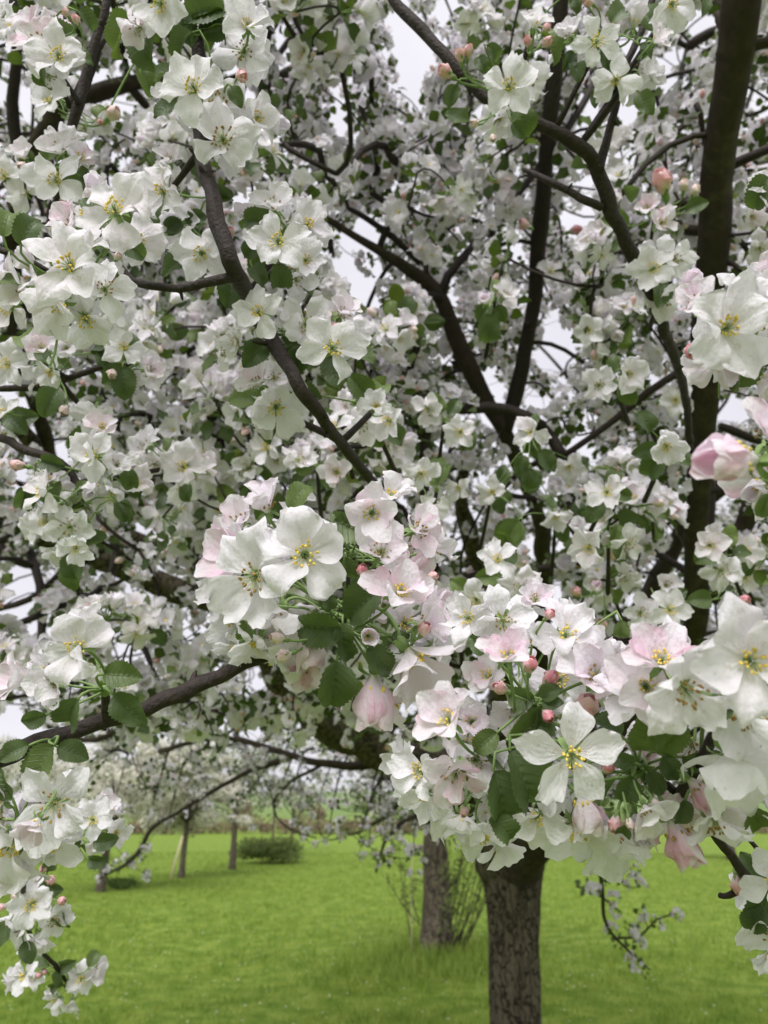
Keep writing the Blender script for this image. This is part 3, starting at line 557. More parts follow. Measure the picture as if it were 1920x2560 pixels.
limb('upper_left_b', [(320, 212, 1.82, 11), (370, 270, 1.85, 9), (420, 320, 1.9, 9), (470, 375, 1.95, 8), (560, 450, 2.0, 6)], MTWIG, 8, .1, 0)
limb('upper_left_c', [(60, 450, 1.9, 16), (30, 250, 1.85, 15), (40, 80, 1.8, 14), (10, -120, 1.8, 12)], MTWIG, 8, .12, 0)
limb('top_mid', [(770, 530, 2.4, 8), (720, 430, 2.3, 9), (740, 330, 2.25, 8), (700, 250, 2.2, 9), (660, 120, 2.15, 11), (690, 40, 2.1, 15), (740, -60, 2.1, 14)], MTWIG, 9, .12, 1)
limb('top_mid_b', [(830, 640, 2.6, 8), (760, 170, 2.5, 8), (800, 110, 2.5, 9), (880, 60, 2.5, 8), (930, -60, 2.5, 7)], MTWIG, 8, .12, 0)
limb('top_mid_c', [(1000, 560, 2.6, 8), (900, 250, 2.5, 8), (880, 80, 2.4, 9), (850, -80, 2.4, 8)], MTWIG, 8, .12, 0)
limb('right_fine', [(1700, 900, 2.4, 8), (1640, 420, 2.3, 10), (1690, 330, 2.3, 9), (1750, 280, 2.3, 8), (1800, 200, 2.3, 7)], MTWIG, 8, .12, 0)
limb('right_fine_b', [(1560, 640, 3.0, 7), (1600, 380, 3.0, 7), (1680, 260, 3.0, 7), (1720, 120, 3.0, 6)], MTWIG, 8, .12, 0)
limb('under_a', [(985, 1895, 4.5, 18), (880, 1915, 4.4, 12), (790, 1905, 4.4, 9), (700, 1880, 4.5, 8), (600, 1850, 4.6, 7), (500, 1850, 4.7, 6), (400, 1880, 4.8, 7)], MLIMB, 9, .15, 0)
limb('under_b', [(720, 1895, 4.5, 8), (620, 1930, 4.7, 6.5), (520, 1985, 4.9, 5.5), (430, 2040, 5.0, 4.5), (380, 2070, 5.1, 6), (330, 2150, 5.1, 5), (250, 2192, 5.2, 4)], MLIMB, 8, .12, 0)
limb('under_c', [(960, 1900, 4.4, 12), (1010, 1960, 4.7, 8), (980, 2030, 5.0, 5), (930, 2060, 5.3, 4), (900, 2080, 5.5, 3), (860, 2090, 5.6, 2.5)], MLIMB, 8, .12, 0)
limb('under_d', [(800, 1915, 4.5, 5), (735, 1950, 4.6, 4), (690, 1995, 4.8, 3), (690, 2040, 4.9, 2.4), (730, 2075, 5.0, 2), (790, 2095, 5.0, 1.8)], MLIMB, 7, .1, 0)
limb('under_e', [(1060, 1920, 4.7, 16), (1060, 2020, 5.4, 9), (1000, 2060, 5.9, 6), (960, 2110, 6.2, 4), (940, 2180, 6.3, 3)], MLIMB, 7, .1, 0)
limb('under_f', [(640, 1560, 3.7, 14), (560, 1640, 3.8, 12), (450, 1690, 3.9, 10), (360, 1780, 4.0, 9), (240, 1850, 4.1, 7), (150, 1830, 4.1, 5)], MLIMB, 8, .12, 0)
limb('left_hang', [(60, 1310, 2.6, 10), (75, 1390, 2.4, 13), (100, 1460, 2.3, 12), (105, 1560, 2.25, 11), (98, 1660, 2.2, 9)], MTWIG, 8, .12, 1)
limb('left_hang_b', [(-40, 1530, 2.5, 7), (40, 1512, 2.45, 8), (100, 1480, 2.4, 8), (160, 1420, 2.5, 7)], MTWIG, 8, .1, 0)
limb('back_a', [(1270, 1980, 4.6, 36), (1150, 1750, 5.2, 26), (1020, 1560, 5.4, 20), (900, 1380, 5.3, 16), (780, 1240, 5.2, 13), (640, 1120, 5.0, 11), (520, 980, 4.8, 8)], MLIMB, 10, .15, 1)
limb('back_b', [(1280, 1960, 4.7, 34), (1400, 1700, 5.4, 24), (1520, 1450, 5.6, 18), (1600, 1250, 5.5, 14), (1640, 1050, 5.3, 10)], MLIMB, 10, .15, 1)
limb('back_c', [(705, 1650, 3.9, 20), (560, 1250, 3.9, 17), (560, 1080, 3.7, 14), (620, 1040, 3.6, 13), (520, 900, 3.4, 10), (330, 800, 3.2, 8)], MLIMB, 10, .15, 1)
limb('up_a', [(1150, 1230, 2.6, 12), (1080, 1160, 2.8, 12), (960, 1100, 3.0, 11), (900, 940, 3.0, 9), (820, 840, 3.0, 8), (720, 760, 3.0, 6)], MTWIG, 8, .12, 0)
HT = [(1490, 2120, 3.0, 4), (1505, 2220, 2.95, 5), (1510, 2290, 2.95, 4.5), (1530, 2335, 2.95, 4), (1580, 2385, 2.95, 3), (1625, 2425, 2.95, 2)]
limb('hang_right', [(1440, 1960, 3.55, 20), (1470, 2040, 3.2, 8)] + HT, MTWIG, 6, .1, 0, .03)
limb('hang_right_b', [(1545, 2345, 2.95, 3), (1600, 2340, 2.95, 3), (1640, 2300, 2.95, 2.5), (1690, 2285, 2.95, 2)], MTWIG, 5, .1, 0, .03)
limb('hang_right_c', [(1440, 2215, 2.97, 2.5), (1500, 2240, 2.96, 3), (1550, 2280, 2.95, 2.2)], MTWIG, 5, .1, 0, .03)
rg = random.Random(77)
for k in range(20):
    x0 = rg.uniform(430, 1180); d0 = rg.uniform(4.2, 7.2); y0 = rg.uniform(1780, 1900); dx = rg.choice([-1, -1, 1]) * rg.uniform(60, 200)
    limb('droop%d' % k, [(x0, y0, d0, 26 / d0), (x0 + dx * .4, y0 + 10, d0 + .1, 21 / d0), (x0 + dx * .8, y0 + rg.uniform(40, 90), d0 + .2, 16 / d0), (x0 + dx * 1.1, y0 + rg.uniform(120, 230), d0 + .25, 8 / d0)], MTWIG, 6, .1, 0, .08)
# ---------------------------------------------------------------- cluster prototypes
def cluster(ns, nn, seed, nf=5, lo=False, leaf=True, small=False):
    rg = random.Random(seed); gs = []
    for i in range(nf):
        a = i * 2.39996 + rg.uniform(-.3, .3); el = .25 + 1.15 * (i / max(1, nf - 1)) + rg.uniform(-.15, .15)
        d = np.array([math.sin(el) * math.cos(a), math.sin(el) * math.sin(a), math.cos(el)]); p0 = d * (.024 + rg.uniform(-.004, .006))
        ty = rg.choice(['o', 'o', 'w', 's', 'c', 'b', 'c']); pk_ = rg.choice([.1, .25, .45, .8]); n = nrm(d + np.array([rg.uniform(-.7, .7), rg.uniform(-.7, .7), rg.uniform(-.5, .5)])); M = frame(n, rg.uniform(0, 6), p0, rg.uniform(.82, 1.08))
        e0, e1, W = {'o': (38, 2, .0112), 'w': (40, -15, .0122), 's': (22, -8, .0090), 'c': (64, 22, .0124), 'b': (62, 92, .012)}[ty]
        for k in range(5):
            g = petal(ns, nn, e0=e0, e1=e1 + rg.uniform(-10, 10), cup=.6, ruf=.13, seed=seed * 31 + k + i * 5, W=W * (1.08 if lo else 1), claw=.2 if not lo else .3); gs.append(xf(setc(g, pk_), M @ rotz(k * 1.2566 + rg.uniform(-.12, .12))))
        if not lo: g = stamens(9, .0075, .75, seed + i, 0, True); gs.append(xf((g[0], g[1], g[2], np.where(g[3] == 0, 1, 2)), M))
        else:
            g = geo([(.003, 0, .004), (0, .003, .006), (-.003, 0, .004), (0, -.003, .006)], [(0, 1, 2, 3)], None, 1); gs.append(xf(g, M))
        if not lo: gs.append(tube(bez((0, 0, 0), d * .012, p0, 4), .001, 4, 3))
    for i in range(rg.choice([0, 1, 2, 3])):
        a = rg.uniform(0, 6.28); el = rg.uniform(.5, 1.6); d = np.array([math.sin(el) * math.cos(a), math.sin(el) * math.sin(a), math.cos(el)])
        g = ell(d * .036, d, .0075, .0052, 4, 5 if not lo else 4, rg.choice([.2, .45, .8]) * (.7 if lo else 1)); gs.append(g)
        if not lo: gs.append(tube([(0, 0, 0), d * .03], .0009, 4, 3))
    lv = []
    for i in range(6 if leaf else 0):
        a = i * 1.1 + rg.uniform(-.4, .4); d = np.array([math.cos(a), math.sin(a), rg.uniform(-.5, .55)]); ln = rg.uniform(.024, .044)
        g = leafgeo(6 if not lo else 4, 5 if not lo else 3, Ln=ln, wr=.36, fold=.3, droop=rg.uniform(.2, .8), quilt=0, serr=0, seed=i, tone=rg.choice([.03, .1, .2, .45, .9]))
        x_ = nrm(d); z_ = nrm(np.array([rg.uniform(-.5, .5), rg.uniform(-.5, .5), 1]) - x_ * x_[2]); z_ = nrm(z_ - x_ * (z_ @ x_)); M = np.eye(4); M[:3, 0] = x_; M[:3, 1] = np.cross(z_, x_); M[:3, 2] = z_; M[:3, 3] = x_ * .012
        lv.append(xf(g, M))
    return join(gs), join(lv) if lv else None
CM = [MP, MYEL, MFIL, MSTEM, MBUD]
HI = [cluster(7, 6, s, rn) for s, rn in zip(range(10), [6, 7, 5, 6, 7, 6, 5, 7, 6, 4])]
HIM = [(mesh('blossom_cluster', a_, CM), mesh('leaves', b_, [ML])) for a_, b_ in HI]
LO = [cluster(4, 3, 100 + s, rn, True) for s, rn in zip(range(10), [6, 7, 5, 6, 7, 6, 5, 7, 6, 4])]
def inst_stuff(Ts, protos, part, sel):
    """bake many transformed low clusters into one mesh"""
    gs = []
    for j in range(len(protos)):
        Ms = np.array([t for t, s in zip(Ts, sel) if s == j])
        g = protos[j][part]
        if not len(Ms) or g is None: continue
        v, q, c, m = g; n = len(v); V = np.einsum('kij,nj->kni', Ms[:, :3, :3], v) + Ms[:, None, :3, 3]
        Q = q[None] + (np.arange(len(Ms)) * n)[:, None, None]; gs.append((V.reshape(-1, 3), Q.reshape(-1, 4), np.tile(c, (len(Ms), 1)), np.tile(m, len(Ms))))
    return join(gs)
# ---------------------------------------------------------------- crown scatter of the main tree
HOLES = [(1035, 170, 62, 135), (1010, 40, 45, 45), (1120, 30, 60, 40), (1590, 110, 45, 60), (1570, 265, 55, 60), (1470, 300, 40, 45), (1450, 560, 60, 50), (50, 235, 45, 50), (25, 150, 25, 30), (620, 500, 50, 55), (850, 285, 36, 50), (700, 130, 40, 45),
         (890, 600, 55, 45), (935, 735, 60, 70), (850, 700, 40, 60), (1395, 880, 55, 70), (1330, 990, 25, 45), (1840, 1030, 55, 50), (50, 1480, 75, 85), (110, 1590, 55, 40), (240, 1490, 40, 28), (400, 1450, 90, 12), (330, 1640, 45, 35), (470, 1600, 20, 20),
         (560, 1975, 130, 22), (880, 1975, 60, 20), (430, 1890, 50, 25), (640, 1900, 40, 18), (1750, 60, 50, 60), (1660, 170, 30, 50), (340, 120, 22, 30), (570, 110, 18, 40), (770, 450, 35, 30), (990, 480, 40, 30), (1700, 780, 20, 30), (300, 300, 30, 20), (1900, 290, 20, 60), (640, 270, 25, 60)]
BOT = [(-500, 1900), (0, 1790), (150, 1820), (300, 1900), (430, 2040), (560, 2040), (700, 2085), (860, 2075), (930, 2140), (1040, 2180), (1070, 2080), (1200, 2010), (1500, 2000), (1920, 2000), (2400, 2050)]
limb_s = []
for k_, ((p_, r_), pl_) in LIMBS.items():
    if k_ in ('right', 'thin_a', 'fork_side', 'left', 'left_up', 'fork', 'fork_up', 'low_right', 'far_right', 'centre', 'under_a', 'under_b', 'upper_left', 'cross_a'):
        for q, rr1 in zip(p_[::2], r_[::2]): x, y, d = proj(q); limb_s.append((x, y, d, rr1 * F / d, .35 if k_ in ('left', 'left_up') else .88))
limb_s = np.array(limb_s)
def ok(x, y, d, p):
    if y > np.interp(x, [b_[0] for b_ in BOT], [b_[1] for b_ in BOT]): return False
    for hx, hy, rx, ry in HOLES:
        if ((x - hx) / (rx * .8 + 26 / d)) ** 2 + ((y - hy) / (ry * .8 + 26 / d)) ** 2 < 1: return False
    if y > 1850 and d < 3.2: return False
    if 150 < x < 1050 and y > 1850 and random.random() < .25: return False
    if p[2] < 1.25: return False
    e = ((p[0] - TX) / 4.9) ** 2 + ((p[1] - TY) / 5.2) ** 2 + ((p[2] - 2.6) / 4.0) ** 2
    if e > 1: return False
    k = (np.hypot(limb_s[:, 0] - x, limb_s[:, 1] - y) < limb_s[:, 3] * .9 + 74 / d) & (limb_s[:, 2] > d - .05)
    if k.any() and random.random() < limb_s[k, 4].max(): return False
    k = (np.hypot(limb_s[:, 0] - x, limb_s[:, 1] - y) < limb_s[:, 3] * .9 + 16 * 2.2 / d) & (limb_s[:, 2] < 2.3) & (limb_s[:, 2] > d)
    if k.any() and random.random() < .9: return False
    return True
pts = []
tries = 0
NP = 8400
while len(pts) < NP and tries < 250000:
    tries += 1
    x = random.uniform(-260, 2180); y = random.uniform(-330, 2180); d = 1.5 + 6.0 * random.random() ** 1.25 if random.random() < .93 else random.uniform(1.05, 1.7)
    p = P(x, y, d)
    if len(pts) > 400 and random.random() < .5:
        p = pts[random.randrange(len(pts))][0] + RNG.normal(size=3) * .075; x, y, d = proj(p)
        if d < 1.0: continue
    if ok(x, y, d, p): pts.append((p, x, y, d))
# clusters seen distinctly between the near branches
for x, y, q in [(930, 160, 55), (800, 380, 75), (850, 460, 70), (780, 300, 50), (960, 255, 55), (1000, 600, 50), (1050, 565, 55), (965, 730, 62), (1230, 575, 60), (1150, 665, 55), (1195, 700, 52), (1290, 660, 55), (1010, 900, 58), (905, 810, 55), (1100, 935, 55), (340, 720, 50), (250, 335, 55), (295, 375, 55), (350, 430, 50), (420, 800, 55), (560, 890, 55), (480, 1000, 55), (620, 930, 50),
                (1450, 900, 55), (1560, 830, 55), (1880, 70, 60), (1905, 160, 60), (1880, 330, 55), (1740, 360, 55), (1460, 420, 45), (500, 1570, 58), (420, 1610, 58), (330, 1560, 52), (560, 1500, 52), (255, 1490, 45), (1000, 1215, 50), (1180, 1320, 50), (1335, 1245, 58), (1425, 1275, 58), (1560, 1060, 55), (1480, 1080, 50), (760, 120, 50), (700, 700, 45), (1240, 900, 55), (1350, 960, 50), (700, 1200, 50), (420, 1330, 45), (900, 930, 55), (1000, 1000, 50), (790, 900, 50), (1110, 1180, 48), (1240, 1130, 55), (1380, 1400, 52), (60, 180, 50), (20, 330, 45), (580, 330, 40), (740, 620, 45), (840, 560, 50), (1400, 600, 45), (400, 1060, 50), (560, 1080, 50), (1900, 1060, 40), (1560, 1160, 55), (1420, 1080, 50), (60, 1400, 35), (1590, 1440, 50), (40, 1740, 45), (250, 1900, 45), (215, 1960, 40)]:
    d = .055 * F / q; pts.append((P(x, y, d), x, y, d))
# clusters along the traced limbs' hanging twig
for x, y in [(1545, 2160), (1530, 2185), (1580, 2175), (1512, 2205), (1600, 2215), (1560, 2215), (1480, 2225), (1460, 2215), (1535, 2250), (1540, 2275), (1530, 2325), (1572, 2325), (1590, 2330), (1600, 2285), (1640, 2310), (1550, 2355), (1600, 2360), (1580, 2400), (1596, 2410), (1612, 2425), (1690, 2288)]:
    pts.append((P(x, y, 2.95), x, y, 2.95))
for x, y in [(250, 2195), (180, 2212), (330, 2165), (290, 2180), (355, 2140), (370, 2120), (262, 2172), (240, 2165), (760, 2095), (790, 2110), (815, 2100), (700, 2090), (850, 2095), (945, 2160), (950, 2190), (970, 2150), (1000, 2170), (1020, 2180), (1050, 2185), (1060, 2150), (990, 2120), (1040, 2130), (905, 2110), (910, 2140)]:
    d = 5.1 if x < 400 else 5.6; pts.append((P(x, y, d), x, y, d))
for key in [k_ for k_ in LIMBS if k_.startswith('droop')] + ['under_a', 'under_b', 'under_c', 'under_d', 'under_e', 'under_f', 'back_a', 'back_b', 'back_c']:
    p_ = LIMBS[key][0][0]
    for k in range(int(len(p_) * (.5 if key.startswith('droop') else 1.0))):
        q = p_[random.randrange(4, len(p_))] + RNG.normal(size=3) * np.array([.16, .25, .12]); x, y, d = proj(q); pts.append((q, x, y, d))
def lower_(x): return np.interp(x, [0, 400, 500, 1000, 1100, 2000], [2200, 2200, 2110, 2190, 2300, 2300])
pts = [t for t in pts if t[2] < lower_(t[1]) or t[1] > 1100]
EXTRA = len(pts)
# twig network by nearest-node attachment
nodes = []; nr = []
for k_, ((p_, r_), pl_) in LIMBS.items():
    for q, r1 in zip(p_, r_): nodes.append(q); nr.append(r1)
NL = len(nodes); LN = np.array(nodes)
PP = np.array([p[0] for p in pts]); dl = np.array([((LN - q) ** 2).sum(1).min() for q in PP]); order = np.argsort(dl)
allp = np.zeros((NL + len(PP), 3)); allp[:NL] = LN; cnt = NL; par = {}; idx = {}
for i in order:
    q = PP[i]; dd = ((allp[:cnt] - q) ** 2).sum(1); pen = np.where(np.arange(cnt) < NL, 1.0, 1.15); j = int(np.argmin(dd * pen)); par[cnt] = j; idx[i] = cnt; allp[cnt] = q; cnt += 1
desc = np.ones(cnt)
for k in range(cnt - 1, NL - 1, -1):
    if par[k] >= NL: desc[par[k]] += desc[k]
tw = []; axis = {}
for k in range(NL, cnt):
    j = par[k]; a0, b0 = allp[j], allp[k]; ln = np.linalg.norm(b0 - a0)
    if ln < 1e-5: continue
    pd = nrm(a0 - allp[par[j]]) if j >= NL else nrm(np.array([0, 0, .6]) + .4 * nrm(b0 - a0)); md = a0 + pd * ln * .35 * .9 + (b0 - a0) * .25
    r0 = .0019 * desc[k] ** .42; r1 = .0019 * max(1, desc[k] - 1) ** .42 * .9; tw.append(tube(bez(a0, md, b0, 5), np.linspace(r0, r1, 5), 5, 0)); axis[k] = nrm(b0 - md)
tg = join(tw); o = obj('twigs', mesh('twigs', (tg[0] - ORG, tg[1], tg[2], tg[3]), [MTWIG]), T1); o['kind'] = 'stuff'
Ts = []; sel = []; hi = []
for i, (p, x, y, d) in enumerate(pts):
    ax = axis.get(idx[i], np.array([0, 0, 1.])); n = nrm(.5 * ax + np.array([0, 0, .35]) + RNG.normal(size=3) * .55); s = random.uniform(.9, 1.15); s *= .7 if i >= NP else 1
    M = frame(n, random.uniform(0, 6.28), p - ORG, s); vis = -200 < x < 2120 and -200 < y < 2200
    hi.append((d if (0 < x < 1920 and 0 < y < 2200) else 99, i)); Ts.append(M); sel.append(random.randrange(10))
hi.sort(); HIS = set(i for d, i in hi[:100])
for i in HIS:
    a_, b_ = HIM[sel[i]]; c_ = obj('blossom_cluster', a_, T1, Ts[i], (.5, .5, .5)); obj('leaves', b_, c_, np.eye(4), (1, 1, 1))
def leafonly(i):
    if i >= NP: return i % 4 == 0 and pts[i][2] > 1700
    return random.random() < (.55 if pts[i][2] > 1580 and pts[i][3] > 2.8 else .1)
lo = [i for i in range(len(pts)) if i not in HIS]; lob = [i for i in lo if not leafonly(i)]
g = inst_stuff([Ts[i] for i in lob], LO, 0, [sel[i] for i in lob]); o = obj('blossoms', mesh('blossoms', g, CM), T1, None, (.22, .22, .22)); o['kind'] = 'stuff'
g = inst_stuff([Ts[i] for i in lo], LO, 1, [sel[i] for i in lo]); o = obj('leaves', mesh('leaves', g, [ML]), T1, None, (1, 1, 1)); o['kind'] = 'stuff'
# ================================================================== NEAR FLOWERS ON THE MAIN TREE
EXTRA_TIPS = []
def auto(T, pl, D, fl, buds=(), leaves=(), rad=150, al=4):
    """group flowers by nearness into sprays, each on a spur to the nearest wood"""
    fl = list(fl)
    while fl:
        f0 = fl[0]; grp = [f for f in fl if math.hypot(f[0] - f0[0], f[1] - f0[1]) < rad]; fl = [f for f in fl if f not in grp]
        hx = sum(f[0] for f in grp) / len(grp); hy = sum(f[1] for f in grp) / len(grp)
        d = D if D else np.median([.0262 * F / f[2] for f in grp])
        if not D:
            c0 = P(hx, hy, d); qq = c0 - EYE; v = (pl - EYE) @ FW; ux = 960 + F * ((pl - EYE) @ RT) / v; uy = 1280 - F * ((pl - EYE) @ UP) / v
            k = (np.hypot(ux - hx, uy - hy) < 130) & (v > .72 * d) & (v < 1.5 * d)
            if k.any(): d = float(v[k][np.argmin(np.abs(v[k] - d))]) - .03
        q = near(pl, hx, hy, d); far_ = np.linalg.norm(q - P(hx, hy, d)) > .3
        if far_: q = P(hx + random.uniform(-60, 60), hy + random.uniform(90, 160), d + random.uniform(.05, .14)); EXTRA_TIPS.append(q)
        sp_ = q; spray(T, d, (hx, hy), grp, [b_ for b_ in buds if math.hypot(b_[0] - hx, b_[1] - hy) < rad * 1.3], [l for l in leaves if math.hypot(l[0] - hx, l[1] - hy) < rad * 1.3], sp_, al)
def o_(x, y, r, fx=None, fy=None, ty=None, pk_=.5):
    return (x, y, r, random.uniform(-.55, .55) if fx is None else fx, random.uniform(-.5, .5) if fy is None else fy, ty or random.choice('oowc'), pk_)
TREEW = np.concatenate([v[0][0] for v in LIMBS.values()])
auto(T1, TREEW, None, [o_(1151, 1080, 50), o_(1070, 1022, 52), o_(971, 1051, 56), o_(1327, 1080, 50), o_(1053, 1184, 52), o_(1078, 1268, 52), o_(1145, 1219, 38), o_(1423, 1167, 47), o_(1515, 1172, 40), o_(1518, 1230, 56), o_(1625, 1259, 45), o_(1472, 1369, 56),
    o_(1570, 1358, 54), o_(1776, 1363, 50, -.1, .1, 'c', .5), o_(1805, 1427, 55, 0, 0, 'o', .2), o_(1863, 1375, 50, .1, .1, 'c', .3), o_(1675, 1525, 56, 0, .1, 'o', .3), o_(1602, 1531, 54), o_(1666, 1462, 45, 0, .2, 'c', .3), o_(1487, 1473, 38, 0, .6, 'b', 1), o_(1666, 1115, 60, 0, -.5, 'w', .2),
    o_(1863, 1445, 42), o_(1568, 935, 60, 0, -.4, 'w', .3), o_(1498, 964, 52), o_(1634, 671, 66, -.1, 0, 'o', .2), o_(1686, 648, 60, .2, .1, 'o', .2), o_(1660, 745, 60, .2, -.6, 'w', .5), o_(1655, 555, 50, 0, .2, 'c', .6), o_(1620, 520, 45, -.3, .4, 'c', .8),
    o_(1238, 463, 58), o_(1272, 520, 42, 0, -.6), o_(1272, 382, 40, 0, .3, 'b', .5), o_(1377, 677, 38), o_(1215, 755, 44, -.3, .3, 'b', .4), o_(1262, 740, 44, .2, .5, 'c', .4), o_(1244, 1398, 60, 0, .6, 'o', .3), o_(1307, 1467, 70, .1, .3, 'w', .5), o_(1190, 1500, 62, -.2, -.2, 'w', .2),
    o_(900, 1660, 40), o_(1560, 1440, 45, .2, -.4), o_(1390, 1290, 44), o_(1880, 540, 48), o_(1900, 620, 45), o_(1230, 1230, 46), o_(1690, 1000, 50), o_(840, 1178, 56), o_(745, 1150, 52), o_(665, 1120, 50), o_(620, 1170, 44), o_(903, 1063, 64), o_(833, 1068, 58), o_(870, 1010, 52)],
    buds=[(1654, 451, 34, -.5, .7, 1), (1710, 462, 17, -.1, .9, 0), (1738, 475, 17, .3, .9, 0), (1655, 530, 16, -.9, 0, 1), (1440, 575, 17, .9, .1, 2), (1310, 560, 18, -.8, .2, 1), (1100, 130, 16, 0, 1, 1), (1505, 1560, 20, -.4, .6, 1), (1440, 1480, 18, -.5, .5, 1), (1860, 1500, 18, .5, .2, 2)],
    leaves=[(1272, 1335, -.4, -.6, 90, .5), (1365, 1155, .3, -.4, 70, .12), (1300, 1165, -.2, -1, 60, .2), (1322, 1205, 0, -1, 70, .1), (1175, 1100, -.2, -1, 60, .3), (1530, 560, -.9, .1, 80, .55), (1620, 1060, .3, -.3, 80, .1), (1340, 860, .5, -1, 75, .1), (1222, 830, .1, -1, 95, .15), (1750, 1500, -.9, 0, 60, .3), (1740, 520, .8, .3, 60, .12)], rad=100, al=3)
# ================================================================== FOREGROUND BRANCHES
def fg(label, x, y, d): return thing('blossoming_branch', label, 'branch', tuple(P(x, y, d)), 'blossoming apple branches reaching in close to the viewer')
# --- A: low branch from the left with the big central spray
TA = fg('bare brown branch rising from the left edge to the big central cluster of blossoms', -150, 1930, .46)
pa, _ = wood(TA, 'stem', [(-500, 2080, .5, 22), (-150, 1955, .46, 23), (0, 1897, .455, 22), (150, 1838, .46, 22), (300, 1790, .47, 21), (400, 1758, .475, 21), (520, 1700, .485, 19), (640, 1648, .5, 17), (760, 1600, .515, 14), (850, 1540, .52, 10), (878, 1400, .52, 7)], .006, 16, MTWIG, .12, 5)
spray(TA, .475, (865, 1545), [(762, 1387, 132, .12, .05, 'w', .12, .5), (635, 1442, 132, -.12, -.15, 'w', .08, 1.2), (1000, 1480, 100, .45, .55, 'c', .9, .2), (920, 1590, 62, .1, .1, 'b', .5), (1030, 1640, 140, .55, -.75, 'c', .5), (1060, 1560, 90, .8, .5, 'c', .8), (935, 1708, 142, .03, -.985, 'b', 2.6),
    (772, 1592, 112, .05, -.97, 'b', 2.6), (705, 1540, 108, -.1, -.7, 'w', .5), (645, 1605, 96, -.3, -.85, 'o', .15), (595, 1395, 122, -.6, .25, 'c', .9), (1050, 1690, 60, .3, -.8, 'b', .8), (590, 1620, 70, -.6, -.6, 'o', .1), (690, 1560, 84, -.2, -.3, 'w', .1), (1015, 1560, 88, .5, .1, 'w', .3), (560, 1480, 84, -.7, 0, 'w', .15), (1085, 1620, 66, .7, 0, 'c', .3)],
    [(795, 1478, 27, -.1, .85, 2), (708, 1640, 23, -.85, -.2, 0), (692, 1595, 22, -.8, .3, 0), (1062, 1572, 24, .3, .7, 1), (770, 1420, 18, -.3, .6, 1), (905, 1425, 20, .3, .8, 2)],
    [(790, 1568, -1, .05, 135, .12), (905, 1515, -.7, -.6, 130, .08), (836, 1715, -.1, -1, 135, .2), (612, 1590, -.1, -1, 72, .45), (950, 1655, .6, -.6, 100, .25), (870, 1440, .1, -1, 100, .06), (1010, 1600, .9, -.3, 70, .2), (860, 1590, .1, -1, 70, .3), (820, 1500, -.3, .9, 60, .1), (870, 1630, .5, -.7, 70, .12), (930, 1600, .6, -.2, 60, .35)], near(pa, 850, 1560, .52))
spray(TA, .50, (880, 1385), [(930, 1280, 98, .08, .1, 'c', .75, .3), (954, 1380, 96, .25, .55, 'c', .6), (668, 1268, 96, -.1, .85, 'c', .5, .6), (1045, 1325, 84, .7, .35, 'c', 1.0), (1020, 1432, 90, .75, .1, 'c', .95), (596, 1310, 84, -.4, .7, 'c', .6)],
    [(1083, 1440, 16, .8, .1, 1)], [(885, 1322, .9, -.4, 115, .5), (750, 1232, .45, .9, 100, .6), (850, 1300, -.7, .6, 60, .35), (895, 1450, -.3, -1, 90, .07), (765, 1300, -.6, .8, 60, .3)], near(pa, 880, 1400, .52))
spray(TA, .43, (262, 1728), [(193, 1620, 106, .02, .22, 'w', .3, 1.9), (133, 1710, 76, -.15, .1, 'c', .2, .4), (62, 1700, 88, -.8, .12, 'c', 1.0)], [], [(325, 1772, .75, -.65, 118, .1), (308, 1690, .95, -.1, 100, .4), (170, 1790, -.5, -.85, 105, .12), (85, 1795, -.8, -.2, 70, .1)], near(pa, 275, 1790, .46))
spray(TA, .445, (130, 1850), [], [], [(110, 1915, -.45, -.9, 125, .6), (180, 1885, .8, -.4, 85, .25), (40, 1880, -.8, -.4, 80, .15)], near(pa, 130, 1845, .46))
# --- B: hanging branch at lower left
TB = fg('leafy drooping twig at lower left with large white flowers above small ones', -60, 2000, .45)
pb, _ = wood(TB, 'stem', [(-260, 1850, .5, 12), (-60, 1960, .47, 11), (30, 2060, .5, 9), (55, 2160, .62, 8), (62, 2260, .75, 6), (85, 2360, .85, 5), (140, 2415, .9, 5), (175, 2470, .92, 4)], .008, 9, MTWIG, .15, 3)
spray(TB, .43, (45, 2050), [(90, 2055, 70, -.2, -.5, 'c', .8, .2), (132, 2012, 112, .12, .05, 'o', .12, 1.0), (0, 2005, 70, -.4, .5, 'c', .2), (25, 2110, 130, -.25, -.55, 'w', .25), (130, 2110, 92, .3, -.6, 'o', .15), (40, 2150, 105, -.1, -.8, 'c', .5)], [], [(15, 1960, -.4, .9, 90, .25), (80, 1960, .2, .9, 60, .1)], near(pb, 30, 2060, .5))
spray(TB, .70, (190, 2090), [(232, 2050, 55, .3, .2, 'o', .2), (255, 2010, 48, .4, .5, 'c', .4), (290, 2082, 45, .5, -.1, 'o', .3), (240, 2100, 40, .2, -.7, 'c', .3)], [], [(195, 2115, -.1, -1, 62, .05), (265, 2100, .8, .1, 66, .07), (245, 2148, .9, -.1, 50, .06)], near(pb, 50, 2120, .6))
spray(TB, .76, (70, 2240), [(80, 2262, 66, -.05, .15, 'o', .1, .6), (132, 2300, 58, .6, -.1, 'o', .2), (55, 2325, 64, -.5, -.35, 'o', .3), (100, 2340, 54, .1, -.7, 'c', .2), (85, 2215, 42, .1, .6, 'c', .2)], [(128, 2200, 16, .3, .6, 1), (155, 2252, 15, .8, .3, 1), (108, 2172, 13, .3, .8, 1), (38, 2240, 12, -.7, .5, 0), (48, 2260, 12, -.4, 0, 0), (3, 2268, 12, -.8, .1, 1)],
    [(125, 2225, .9, -.2, 62, .1), (163, 2292, .3, -.9, 60, .09), (125, 2155, .2, .8, 55, .1), (15, 2330, -.4, -1, 70, .1), (70, 2380, .4, -.9, 60, .1)], near(pb, 60, 2250, .75))
